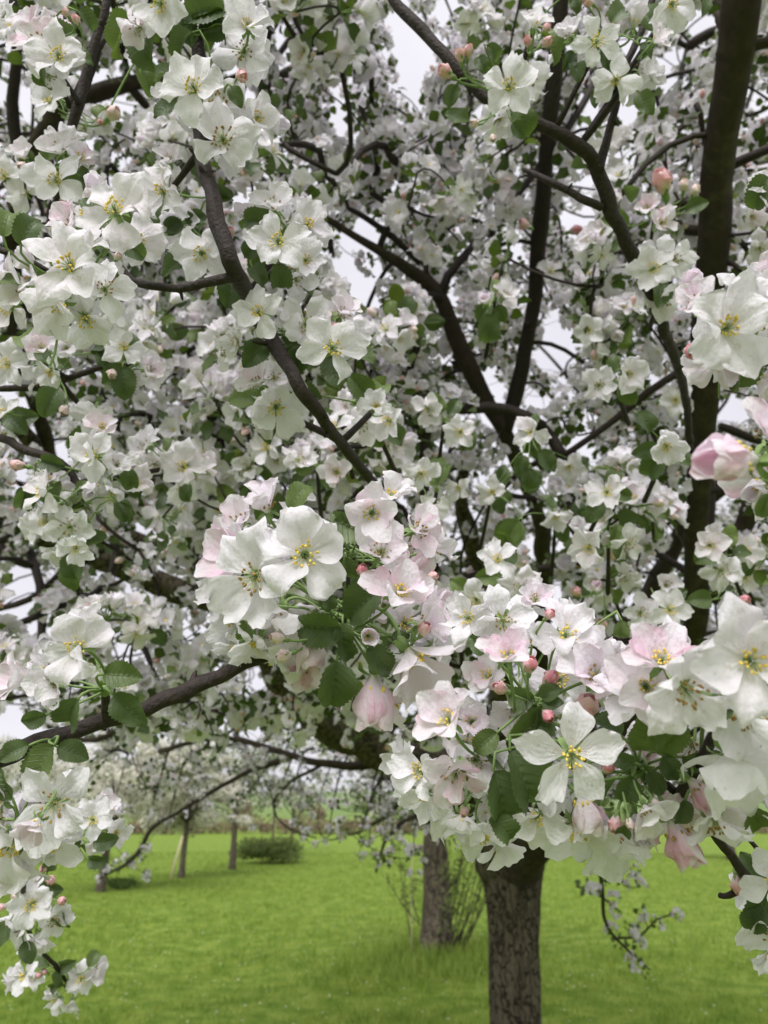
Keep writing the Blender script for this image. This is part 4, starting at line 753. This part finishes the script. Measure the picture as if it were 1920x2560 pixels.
spray(TB, .92, (150, 2420), [(58, 2441, 45, -.4, .1, 'o', .2), (35, 2450, 38, -.8, -.3, 'c', .3), (203, 2447, 44, .3, .1, 'o', .2), (237, 2432, 38, .7, .2, 'c', .3), (142, 2502, 40, -.4, -.5, 'o', .2), (180, 2508, 38, .1, -.8, 'c', .2)], [(110, 2430, 11, 0, .6, 1), (95, 2440, 10, -.2, .5, 1)],
    [(156, 2445, 0, -1, 50, .1), (108, 2395, -.5, .5, 50, .15), (170, 2405, .9, .2, 48, .15), (232, 2395, .4, 1, 50, .5), (130, 2470, -.8, -.5, 36, .1)], near(pb, 140, 2420, .9))
# --- C: lower right, the largest mass
TC = fg('brown branch at lower right carrying the largest mass of white flowers, pink buds and leaves', 2000, 2330, .5)
pc, _ = wood(TC, 'stem', [(2350, 2700, .6, 14), (2100, 2440, .52, 13), (1950, 2290, .48, 12), (1886, 2222, .46, 12), (1812, 2118, .44, 12), (1720, 2010, .43, 11), (1600, 1915, .43, 9), (1460, 1880, .43, 9), (1330, 1850, .43, 8), (1200, 1930, .44, 6)], .006, 14, MTWIG, .18, 5)
wood(TC, 'side_stub', [(1888, 2215, .46, 9), (1850, 2225, .455, 9), (1822, 2240, .452, 9), (1800, 2238, .45, 7)], .004, 8, MTWIG, .3, 1)
wood(TC, 'side_stem', [(1980, 2230, .46, 6), (1900, 2130, .45, 6), (1845, 2070, .45, 5), (1790, 2010, .44, 5)], .004, 8, MTWIG, .2, 1)
wood(TC, 'side_stem', [(1600, 1915, .43, 8), (1720, 1840, .41, 7), (1830, 1760, .37, 7), (1960, 1700, .35, 6)], .004, 8, MTWIG, .2, 1)
spray(TC, .40, (1590, 1925), [(1430, 1891, 136, 0, .04, 's', .05, .26), (1615, 2025, 80, .08, -.6, 'c', .4, .3), (1735, 1960, 100, .6, -.6, 'b', 3.2), (1685, 2070, 125, .35, -.85, 'b', 3.6), (1458, 1995, 108, .12, -.96, 'b', 2.2), (1603, 1892, 84, .1, .75, 'b', 2.0), (1345, 2045, 84, -.6, -.3, 'o', .1), (1440, 2075, 118, .0, -.75, 'o', .05), (1525, 2090, 122, .15, -.85, 'w', .05)],
    [(1521, 1918, 22, -.5, .5, 2), (1538, 2062, 24, -.4, -.7, 1), (1575, 2060, 15, 0, -.8, 0), (1640, 2010, 16, .4, -.6, 0)], [(1609, 1800, .1, 1, 150, .85), (1668, 1835, -.2, -1, 120, .7), (1518, 1815, -.7, .5, 90, .15), (1314, 1950, .45, -.85, 175, .12), (1263, 2005, .35, -.9, 175, .08), (1270, 2072, .8, -.6, 100, .3), (1677, 1920, .5, -.8, 80, .1), (1740, 1900, .9, -.2, 80, .08), (1560, 2090, -.2, -1, 60, .1), (1570, 1980, -.3, -1, 90, .08), (1640, 1960, .5, -.6, 80, .12), (1555, 1900, -.8, .2, 70, .1), (1620, 1940, .1, -.8, 60, .3)], near(pc, 1590, 1915, .43))
spray(TC, .42, (1330, 1760), [(1272, 1640, 96, -.1, .82, 'c', .9, .4), (1496, 1690, 118, 0, .45, 'c', .7, .9), (1416, 1588, 96, .05, .35, 'w', .3), (1258, 1553, 88, 0, -.15, 'o', .1), (1170, 1545, 72, -.4, .2, 'w', .1), (1220, 1690, 72, -.7, .3, 'c', .8), (1285, 1770, 84, -.5, -.5, 'c', .4), (1400, 1700, 90, .1, .3, 'w', .4), (1340, 1500, 60, .1, .5, 'c', .6)],
    [(1326, 1660, 26, .05, .95, 2), (1377, 1697, 27, .5, .8, 2), (1249, 1720, 24, -.8, .5, 1), (1467, 1765, 42, .1, .95, 1), (1370, 1790, 22, .2, -.3, 2), (1375, 1535, 18, .4, .7, 2)], [(1331, 1817, .85, .5, 130, .35), (1212, 1857, -.6, -.5, 85, .5), (1376, 1732, .8, .6, 60, .25), (1552, 1580, -.1, -1, 62, .6), (1195, 1610, -.5, .4, 60, .1), (1300, 1745, -.8, 0, 80, .2), (1350, 1800, .1, -.9, 70, .1), (1380, 1755, .8, .1, 60, .12)], near(pc, 1330, 1850, .43))
spray(TC, .335, (1810, 1780), [(1878, 1652, 158, -.12, .1, 'w', .3, .75), (1717, 1726, 140, .1, -.25, 'w', .2, 1.8), (1868, 1780, 140, -.35, -.72, 'w', .15), (1654, 1650, 120, 0, .7, 'c', .9), (1615, 1715, 120, -.25, .35, 'c', .9)], [], [(1800, 1790, .9, .4, 70, .1), (1640, 1850, .4, -1, 60, .2)], near(pc, 1720, 1960, .43))
spray(TC, .40, (1800, 1960), [(1835, 1905, 165, .05, -.75, 'w', .05), (1790, 2060, 100, .1, -.85, 'o', .5), (1900, 1950, 110, .5, -.1, 'w', .05), (1730, 1860, 110, -.2, -.5, 'o', .1), (1880, 2060, 80, .4, -.7, 'o', .1)], [], [(1905, 2060, .5, -1, 110, .4), (1780, 1910, -.5, -.4, 80, .07), (1700, 2030, -.3, -.8, 70, .1)], near(pc, 1760, 2040, .43))
spray(TC, .43, (1195, 1945), [(1120, 1800, 108, -.35, .75, 'c', .6), (1140, 1935, 100, -.1, -.3, 'c', 1.0), (1050, 1925, 84, -.7, .15, 'o', .1), (1190, 1900, 92, .3, .2, 'c', .3), (1060, 1985, 80, -.6, -.4, 'o', .1), (1155, 2050, 92, -.15, -.65, 'w', .1), (1205, 2090, 84, .2, -.75, 'w', .05), (1165, 1860, 90, -.1, .4, 'w', .5), (1250, 1965, 70, .5, -.4, 'o', .1)], [(1160, 2030, 16, -.2, -.5, 1)], [(1245, 1900, .6, -.3, 80, .1)], near(pc, 1200, 1930, .44))
spray(TC, .47, (1960, 2290), [(1935, 2205, 80, -.4, .3, 'o', .1), (1945, 2345, 100, -.55, -.3, 'w', .1), (1985, 2120, 80, -.3, .5, 'o', .1)], [(1845, 2215, 24, -.1, -.9, 1)], [(1905, 2260, -.5, -.8, 120, .06), (1880, 2170, -.5, .8, 80, .12), (1890, 2300, -.3, -.9, 90, .06)], near(pc, 1950, 2290, .48))
# --- D: right edge, pink cup and the big open flower
TD = fg('green stalked twig at the right edge with a large pink and white cup shaped blossom', 2030, 1180, .34)
pd_, _ = wood(TD, 'stem', [(2500, 1500, .45, 12), (2200, 1300, .38, 11), (2060, 1190, .35, 9), (1990, 1120, .34, 8), (1960, 950, .36, 8), (1930, 850, .40, 7)], .006, 10, MTWIG, .15, 2)
spray(TD, .32, (1975, 1185), [(1868, 1150, 168, -.96, .05, 'b', 2.2, .5), (1940, 1105, 140, -.1, .8, 'c', .9), (1900, 1215, 84, -.7, -.35, 'b', .4)], [], [(1915, 1265, -.3, -1, 70, .3)], near(pd_, 2000, 1150, .34))
spray(TD, .385, (1850, 850), [(1818, 818, 132, 0, .02, 'w', .15, .2), (1745, 760, 74, -.6, .5, 'c', .9), (1868, 735, 80, .2, .7, 'w', .2), (1800, 905, 96, -.1, -.75, 'c', .9), (1910, 830, 90, .6, .1, 'w', .5), (1905, 950, 90, .4, -.5, 'c', .8)], [(1732, 878, 30, -.5, -.3, 2)], [(1862, 925, .3, -.95, 125, .2), (1790, 755, -.2, .9, 60, .1)], near(pd_, 1930, 850, .40))
spray(TD, .47, (1950, 620), [(1905, 690, 66, -.3, .1, 'c', .5), (1930, 470, 70, -.3, .3, 'o', .3)], [(1910, 655, 18, -.4, .3, 1)], [(1895, 700, -.8, .1, 70, .1), (1905, 480, -.4, -.8, 90, .07)], near(pd_, 1930, 850, .40))
# --- E: upper left of centre, dark stem
TE = fg('dark upright stem left of centre with broad white flowers up its length', 480, -150, .62)
pe, _ = wood(TE, 'stem', [(470, -420, .62, 12.2), (482, -150, .62, 14.8), (490, 60, .62, 16.5), (500, 200, .62, 18.3), (503, 380, .575, 17.4), (524, 470, .54, 18.3), (546, 560, .53, 20.9), (590, 680, .53, 20.9), (622, 745, .60, 19.1), (650, 800, .62, 19.1), (680, 850, .60, 18.3), (740, 950, .56, 17.4), (800, 1040, .585, 15.7), (870, 1130, .68, 13.9), (950, 1230, .8, 11.3), (1010, 1330, .9, 7.8)], .008, 18, MTWIG, .2, 16)
wood(TE, 'side_stem', [(588, 690, .53, 14), (530, 702, .53, 12), (450, 720, .53, 11), (375, 716, .53, 10), (320, 690, .54, 9), (285, 640, .55, 8), (270, 600, .56, 6)], .006, 10, MTWIG, .15, 4)
auto(TE, pe, .565, [(483, 216, 92, -.05, .05, 'o', .05, .9), (558, 347, 100, .05, -.05, 'w', .05, .4), (545, 262, 92, .25, .15, 'w', .1), (642, 296, 70, .85, .1, 'c', .1), (530, 300, 80, 0, -.3, 'o', .1)], [(605, 190, 22, .4, -.5, 1)], [(420, 190, -.9, -.2, 90, .35), (418, 270, -.8, -.5, 85, .12), (590, 240, .3, -.6, 60, .2), (450, 110, -.6, -.6, 90, .1)], rad=190, al=2)
auto(TE, pe, .59, [(620, 62, 76, .15, .15, 'c', .05), (610, 130, 84, .15, -.6, 'o', .05), (400, 10, 84, -.1, -.65, 'w', .1), (490, 8, 70, .1, -.7, 'o', .1), (345, 70, 60, -.3, -.6, 'c', .5), (560, 0, 70, .2, .3, 'o', .1)], [], [(540, 75, .8, .2, 90, .08), (510, 40, -.9, -.2, 110, .05), (465, 70, .2, -.9, 80, .1)], rad=190, al=2)
auto(TE, pe, .60, [(405, 475, 80, -.05, .15, 'w', .2), (503, 632, 86, 0, -.25, 'o', .05), (440, 560, 70, .1, -.5, 'w', .1), (425, 400, 50, .1, .6, 'c', .4)], [(575, 580, 15, .3, .8, 2)], [(430, 570, -.8, -.4, 60, .1), (490, 545, .8, .3, 60, .1), (555, 490, .8, .1, 60, .12), (572, 720, -.1, -1, 110, .08)], rad=150, al=2)
auto(TE, pe, .59, [(695, 602, 84, -.05, 0, 'o', .1, .4), (686, 515, 74, 0, .55, 'c', .1), (765, 650, 64, .35, -.2, 'o', .1), (770, 560, 70, .6, .35, 'w', .2), (740, 700, 60, .2, -.7, 'o', .1), (610, 540, 40, .1, .4, 'c', .5)], [], [(640, 555, -.8, .1, 80, .15), (628, 620, -.6, -.6, 70, .06), (648, 690, .6, -.7, 60, .12), (702, 700, .1, -1, 90, .2)], rad=170, al=2)
auto(TE, pe, .60, [(646, 780, 80, -.1, .1, 'o', .1), (764, 808, 84, -.05, .1, 'o', .4, 1.1), (832, 870, 90, .25, -.2, 'o', .05), (855, 785, 66, .5, .4, 'c', .5), (590, 852, 48, -.5, -.2, 'c', .1), (668, 850, 44, 0, -.4, 's', .1), (720, 890, 56, -.3, -.5, 'w', .05), (740, 950, 40, .2, -.4, 'c', .3)], [(838, 818, 16, .6, .4, 2)], [(838, 938, .3, -.95, 100, .3), (912, 890, .7, -.7, 70, .4), (745, 900, -.3, -.8, 80, .07), (560, 630, -.6, .1, 50, .07)], rad=170, al=2)
auto(TE, pe, .66, [(690, 1018, 86, .15, -.2, 'w', .05), (645, 960, 66, -.4, .4, 'c', .6), (665, 1040, 60, -.2, -.3, 'c', .2), (940, 1015, 50, .2, .2, 'o', .1), (730, 1040, 52, .3, -.5, 'w', .1)], [], [(770, 990, .8, -.2, 80, .08)], rad=170, al=2)
# --- F: left, twig from the left edge at mid height
TF = fg('short red brown twig from the left edge with the broadest ruffled white cluster', -120, 610, .5)
pf_, _ = wood(TF, 'stem', [(-420, 560, .55, 11), (-120, 600, .5, 10), (0, 625, .5, 9), (60, 645, .5, 8), (150, 690, .51, 7), (230, 650, .52, 6)], .006, 10, MTWIG, .15, 3)
spray(TF, .47, (160, 705), [(174, 662, 116, .05, .3, 'w', .3, .3), (262, 722, 80, .35, -.05, 'o', .05), (150, 760, 98, -.1, -.75, 'c', .1), (70, 720, 96, -.6, -.1, 'c', .6), (220, 612, 62, .3, .4, 'o', .1), (215, 800, 84, .3, -.75, 'o', .1), (20, 770, 70, -.4, -.4, 'w', .5)], [], [(15, 540, .1, .9, 115, .75), (78, 570, .5, .8, 105, .1), (15, 700, -.8, .3, 80, .5), (100, 880, -.3, .6, 60, .1)], near(pf_, 150, 690, .51))
spray(TF, .50, (245, 560), [(286, 522, 104, .05, .4, 'w', .4, .9), (180, 560, 72, -.55, .35, 'c', .9), (345, 600, 74, .6, -.2, 'w', .3)], [(295, 640, 14, .5, .2, 0)], [(240, 560, .3, -.6, 80, .35), (225, 520, -.6, .4, 70, .2), (335, 625, .8, -.5, 70, .08)], near(pf_, 200, 670, .51))
# --- G: upper left thin shoots
TG = fg('forked thin dark shoots at upper left with a dense pale pink cluster', 290, -200, .7)
pg, _ = wood(TG, 'stem', [(330, -500, .72, 9), (272, -20, .7, 10), (245, 80, .7, 11), (215, 190, .7, 12), (190, 280, .7, 13), (170, 370, .71, 10), (150, 470, .74, 8), (120, 560, .8, 7)], .008, 10, MTWIG, .12, 5)
wood(TG, 'side_stem', [(190, 270, .7, 9), (225, 190, .71, 9), (262, 95, .71, 7), (310, 30, .72, 5)], .006, 8, MTWIG, .12, 3)
wood(TG, 'side_stem', [(175, 270, .7, 6), (150, 210, .69, 5), (125, 165, .68, 5)], .006, 8, MTWIG, .12, 1)
auto(TG, pg, .60, [(145, 138, 78, .2, -.05, 'w', .2), (98, 110, 80, -.3, .35, 'c', .9), (70, 75, 66, -.5, .6, 'c', .8), (120, 190, 62, .1, -.7, 'o', .1), (30, 60, 50, -.6, .1, 'o', .1), (140, 70, 50, .2, .7, 'c', .9)], [(190, 48, 14, -.3, .8, 1), (165, 30, 13, -.5, .7, 1)], [(95, 190, -.3, -.9, 80, .4), (215, 45, .6, -.5, 60, .1)], rad=160, al=2)
auto(TG, pg, .66, [(139, 448, 80, 0, .05, 'o', .1, .6), (150, 375, 66, 0, .6, 'c', .3), (200, 395, 52, .6, .4, 'c', .8), (58, 392, 50, -.2, .4, 'c', .3), (10, 440, 55, -.2, .1, 'o', .1), (60, 480, 54, -.5, -.3, 'w', .3)], [(55, 415, 16, 0, -.5, 0)], [(218, 430, .3, .9, 60, .4), (225, 460, .7, -.6, 60, .1)], rad=190, al=3)
auto(TG, pg, .78, [(350, 150, 50, .2, .2, 'o', .3), (120, 250, 56, -.3, .1, 's', .1), (172, 225, 44, .4, .3, 'c', .1), (210, 320, 40, .1, -.6, 'c', .1)], [(283, 283, 24, .8, .2, 0), (250, 305, 10, .4, -.4, 2)], [(252, 275, .4, .9, 50, .8), (205, 350, -.3, -.8, 55, .12)], rad=120, al=2)
# --- H: left twig at mid height
TH = fg('thin dark twig entering level from the left edge beneath two yellow centred flowers', -150, 975, .8)
ph_, _ = wood(TH, 'stem', [(-500, 1000, .85, 9), (-150, 972, .8, 9), (0, 970, .78, 9), (90, 968, .77, 9), (150, 955, .77, 8), (230, 925, .76, 8), (270, 912, .76, 6)], .008, 9, MTWIG, .15, 4)
auto(TH, ph_, .74, [(105, 872, 56, -.15, .2, 'c', .7), (165, 868, 54, .2, .1, 'c', .1), (125, 930, 52, -.1, -.7, 'o', .1), (310, 868, 58, .1, .3, 'w', .1), (372, 925, 52, .6, 0, 'c', .5), (330, 935, 44, .3, -.6, 'c', .3), (15, 910, 60, -.2, -.1, 'w', .1)], [(280, 935, 18, .3, -.5, 0), (160, 1025, 18, .1, -.8, 0)], [(245, 860, -.8, .1, 80, .06), (325, 860, .1, .9, 60, .35), (130, 1010, -.3, -.7, 85, .15), (310, 960, .1, -1, 90, .06), (260, 900, .2, -.8, 50, .1)], rad=130, al=2)
auto(TH, ph_, .80, [(230, 1040, 62, .2, -.55, 'o', .05), (10, 1030, 48, -.4, .1, 'o', .1), (8, 1085, 46, -.4, -.3, 'o', .1)], [], [(45, 1060, .6, -.6, 80, .07)], rad=120, al=1)
# --- I: left, cluster group below
TI = fg('dark knobbly twig at left with several white flowers in a hanging bunch', -140, 1100, .8)
pi_, _ = wood(TI, 'stem', [(-500, 1120, .85, 11), (-140, 1090, .8, 10), (0, 1095, .76, 10), (50, 1120, .75, 11), (110, 1140, .74, 12), (170, 1170, .74, 9), (200, 1230, .74, 7), (190, 1300, .74, 5)], .008, 10, MTWIG, .2, 6)
auto(TI, pi_, .70, [(231, 1138, 76, -.05, .05, 'o', .05, 1.0), (291, 1162, 52, .2, .1, 'c', .05), (256, 1070, 58, .1, .45, 'c', .7), (235, 1210, 60, 0, -.6, 'b', .2), (280, 1240, 62, .2, -.6, 'w', .05), (105, 1230, 62, -.4, .2, 'w', .3), (120, 1200, 50, -.2, .5, 'c', .8), (172, 1318, 62, .1, -.1, 'o', .05), (110, 1305, 52, -.3, .05, 'w', .1), (150, 1372, 50, 0, -.8, 'c', .05), (190, 1370, 50, .4, -.5, 'w', .05), (210, 1270, 50, 0, -.4, 'c', .1), (340, 1210, 52, .5, 0, 'w', .5)],
    [(42, 1162, 20, -.95, .2, 1), (135, 1265, 15, -.2, -.3, 0)], [(325, 1200, .2, -1, 60, .12), (310, 1280, .4, -.6, 60, .3), (130, 1160, .8, -.2, 60, .06), (60, 1250, -.3, -1, 70, .1)], rad=150, al=3)
auto(TI, pi_, .85, [(457, 1167, 66, 0, .1, 'w', .5), (365, 1115, 50, -.2, .3, 'c', .1), (385, 1160, 48, -.2, -.1, 'c', .5), (510, 1165, 44, .6, .2, 'c', .7), (455, 1220, 50, 0, -.6, 'o', .2)], [], [(420, 1105, .1, 1, 50, .5), (470, 1235, -.2, -1, 50, .06)], rad=150, al=2)
# --- J: top right bough
TJ = fg('dark bough slanting down from the top edge right of centre carrying a drooping star flower', 900, -200, .8)
pj, _ = wood(TJ, 'stem', [(760, -420, .84, 13), (930, -90, .8, 14), (985, 0, .79, 14), (1060, 80, .78, 15), (1125, 150, .77, 15), (1200, 235, .77, 14), (1290, 285, .77, 15), (1360, 315, .77, 16), (1430, 350, .77, 17), (1480, 400, .78, 18), (1510, 470, .79, 19), (1545, 560, .8, 18), (1580, 640, .82, 17), (1620, 720, .85, 16), (1655, 810, .9, 14), (1690, 900, 1.0, 12), (1715, 1000, 1.15, 10), (1725, 1120, 1.3, 9)], .009, 14, MTWIG, .12, 8)
wood(TJ, 'side_stem', [(1497, 430, .78, 13), (1515, 360, .78, 11), (1535, 280, .78, 10), (1555, 190, .78, 10), (1580, 130, .78, 9), (1615, 50, .78, 9), (1650, -60, .78, 8)], .008, 10, MTWIG, .12, 4)
wood(TJ, 'side_stem', [(1505, 520, .79, 10), (1450, 495, .79, 10), (1380, 455, .80, 9), (1310, 425, .82, 6)], .008, 8, MTWIG, .12, 2)
auto(TJ, pj, .70, [(1272, 214, 80, 0, 0, 'o', .02, .5), (1320, 200, 66, .6, .2, 'w', .05), (1249, 300, 48, 0, -.7, 'c', .2), (1260, 262, 40, 0, -.4, 'b', .2)], [(1174, 75, 28, -.1, .9, 1), (1150, 136, 18, -.3, .8, 1), (1172, 126, 17, .1, .8, 1), (1112, 178, 24, -.8, .1, 1), (1232, 345, 13, 0, -.9, 0), (1186, 308, 15, -.6, -.3, 0)], [(1142, 290, -.7, .3, 70, .3), (1240, 130, .5, -.4, 60, .1), (1130, 240, -.3, -1, 60, .25), (1300, 325, .7, -.7, 55, .1), (1205, 165, .3, -.8, 50, .1)], rad=150, al=1)
auto(TJ, pj, .72, [(1492, 104, 68, .1, -.15, 's', .05), (1425, 85, 50, -.5, .4, 'c', .1), (1336, 62, 56, 0, .85, 'c', .2), (1585, 60, 70, .1, .85, 'b', .2), (1540, 70, 45, -.2, .4, 'c', .8), (1640, 100, 50, .5, .3, 'c', .4)], [(1319, 102, 15, -.3, .6, 2), (1367, 104, 17, .8, .3, 1), (1366, 70, 14, .5, .8, 1), (1470, 5, 16, -.9, 0, 1)], [(1440, 10, .1, -.7, 50, .4), (1518, 150, .4, -1, 66, .3), (1612, 130, .5, -.6, 50, .1), (1420, 155, -.3, -.6, 55, .1), (1440, 185, .1, -1, 55, .12)], rad=110, al=1)
auto(TJ, pj, .74, [(1540, 200, 62, -.2, -.6, 'o', .02), (1602, 176, 50, .4, .1, 'c', .02), (1590, 215, 50, .3, -.4, 'o', .02), (1680, 10, 70, .1, -.6, 'w', .05)], [], [(1613, 262, .5, -1, 75, .45), (1495, 240, -.2, -1, 55, .1), (1750, 15, .1, -1, 66, .15)], rad=110, al=2)
print('scene built', len(bpy.data.objects), 'flowers', FCOUNT[0])
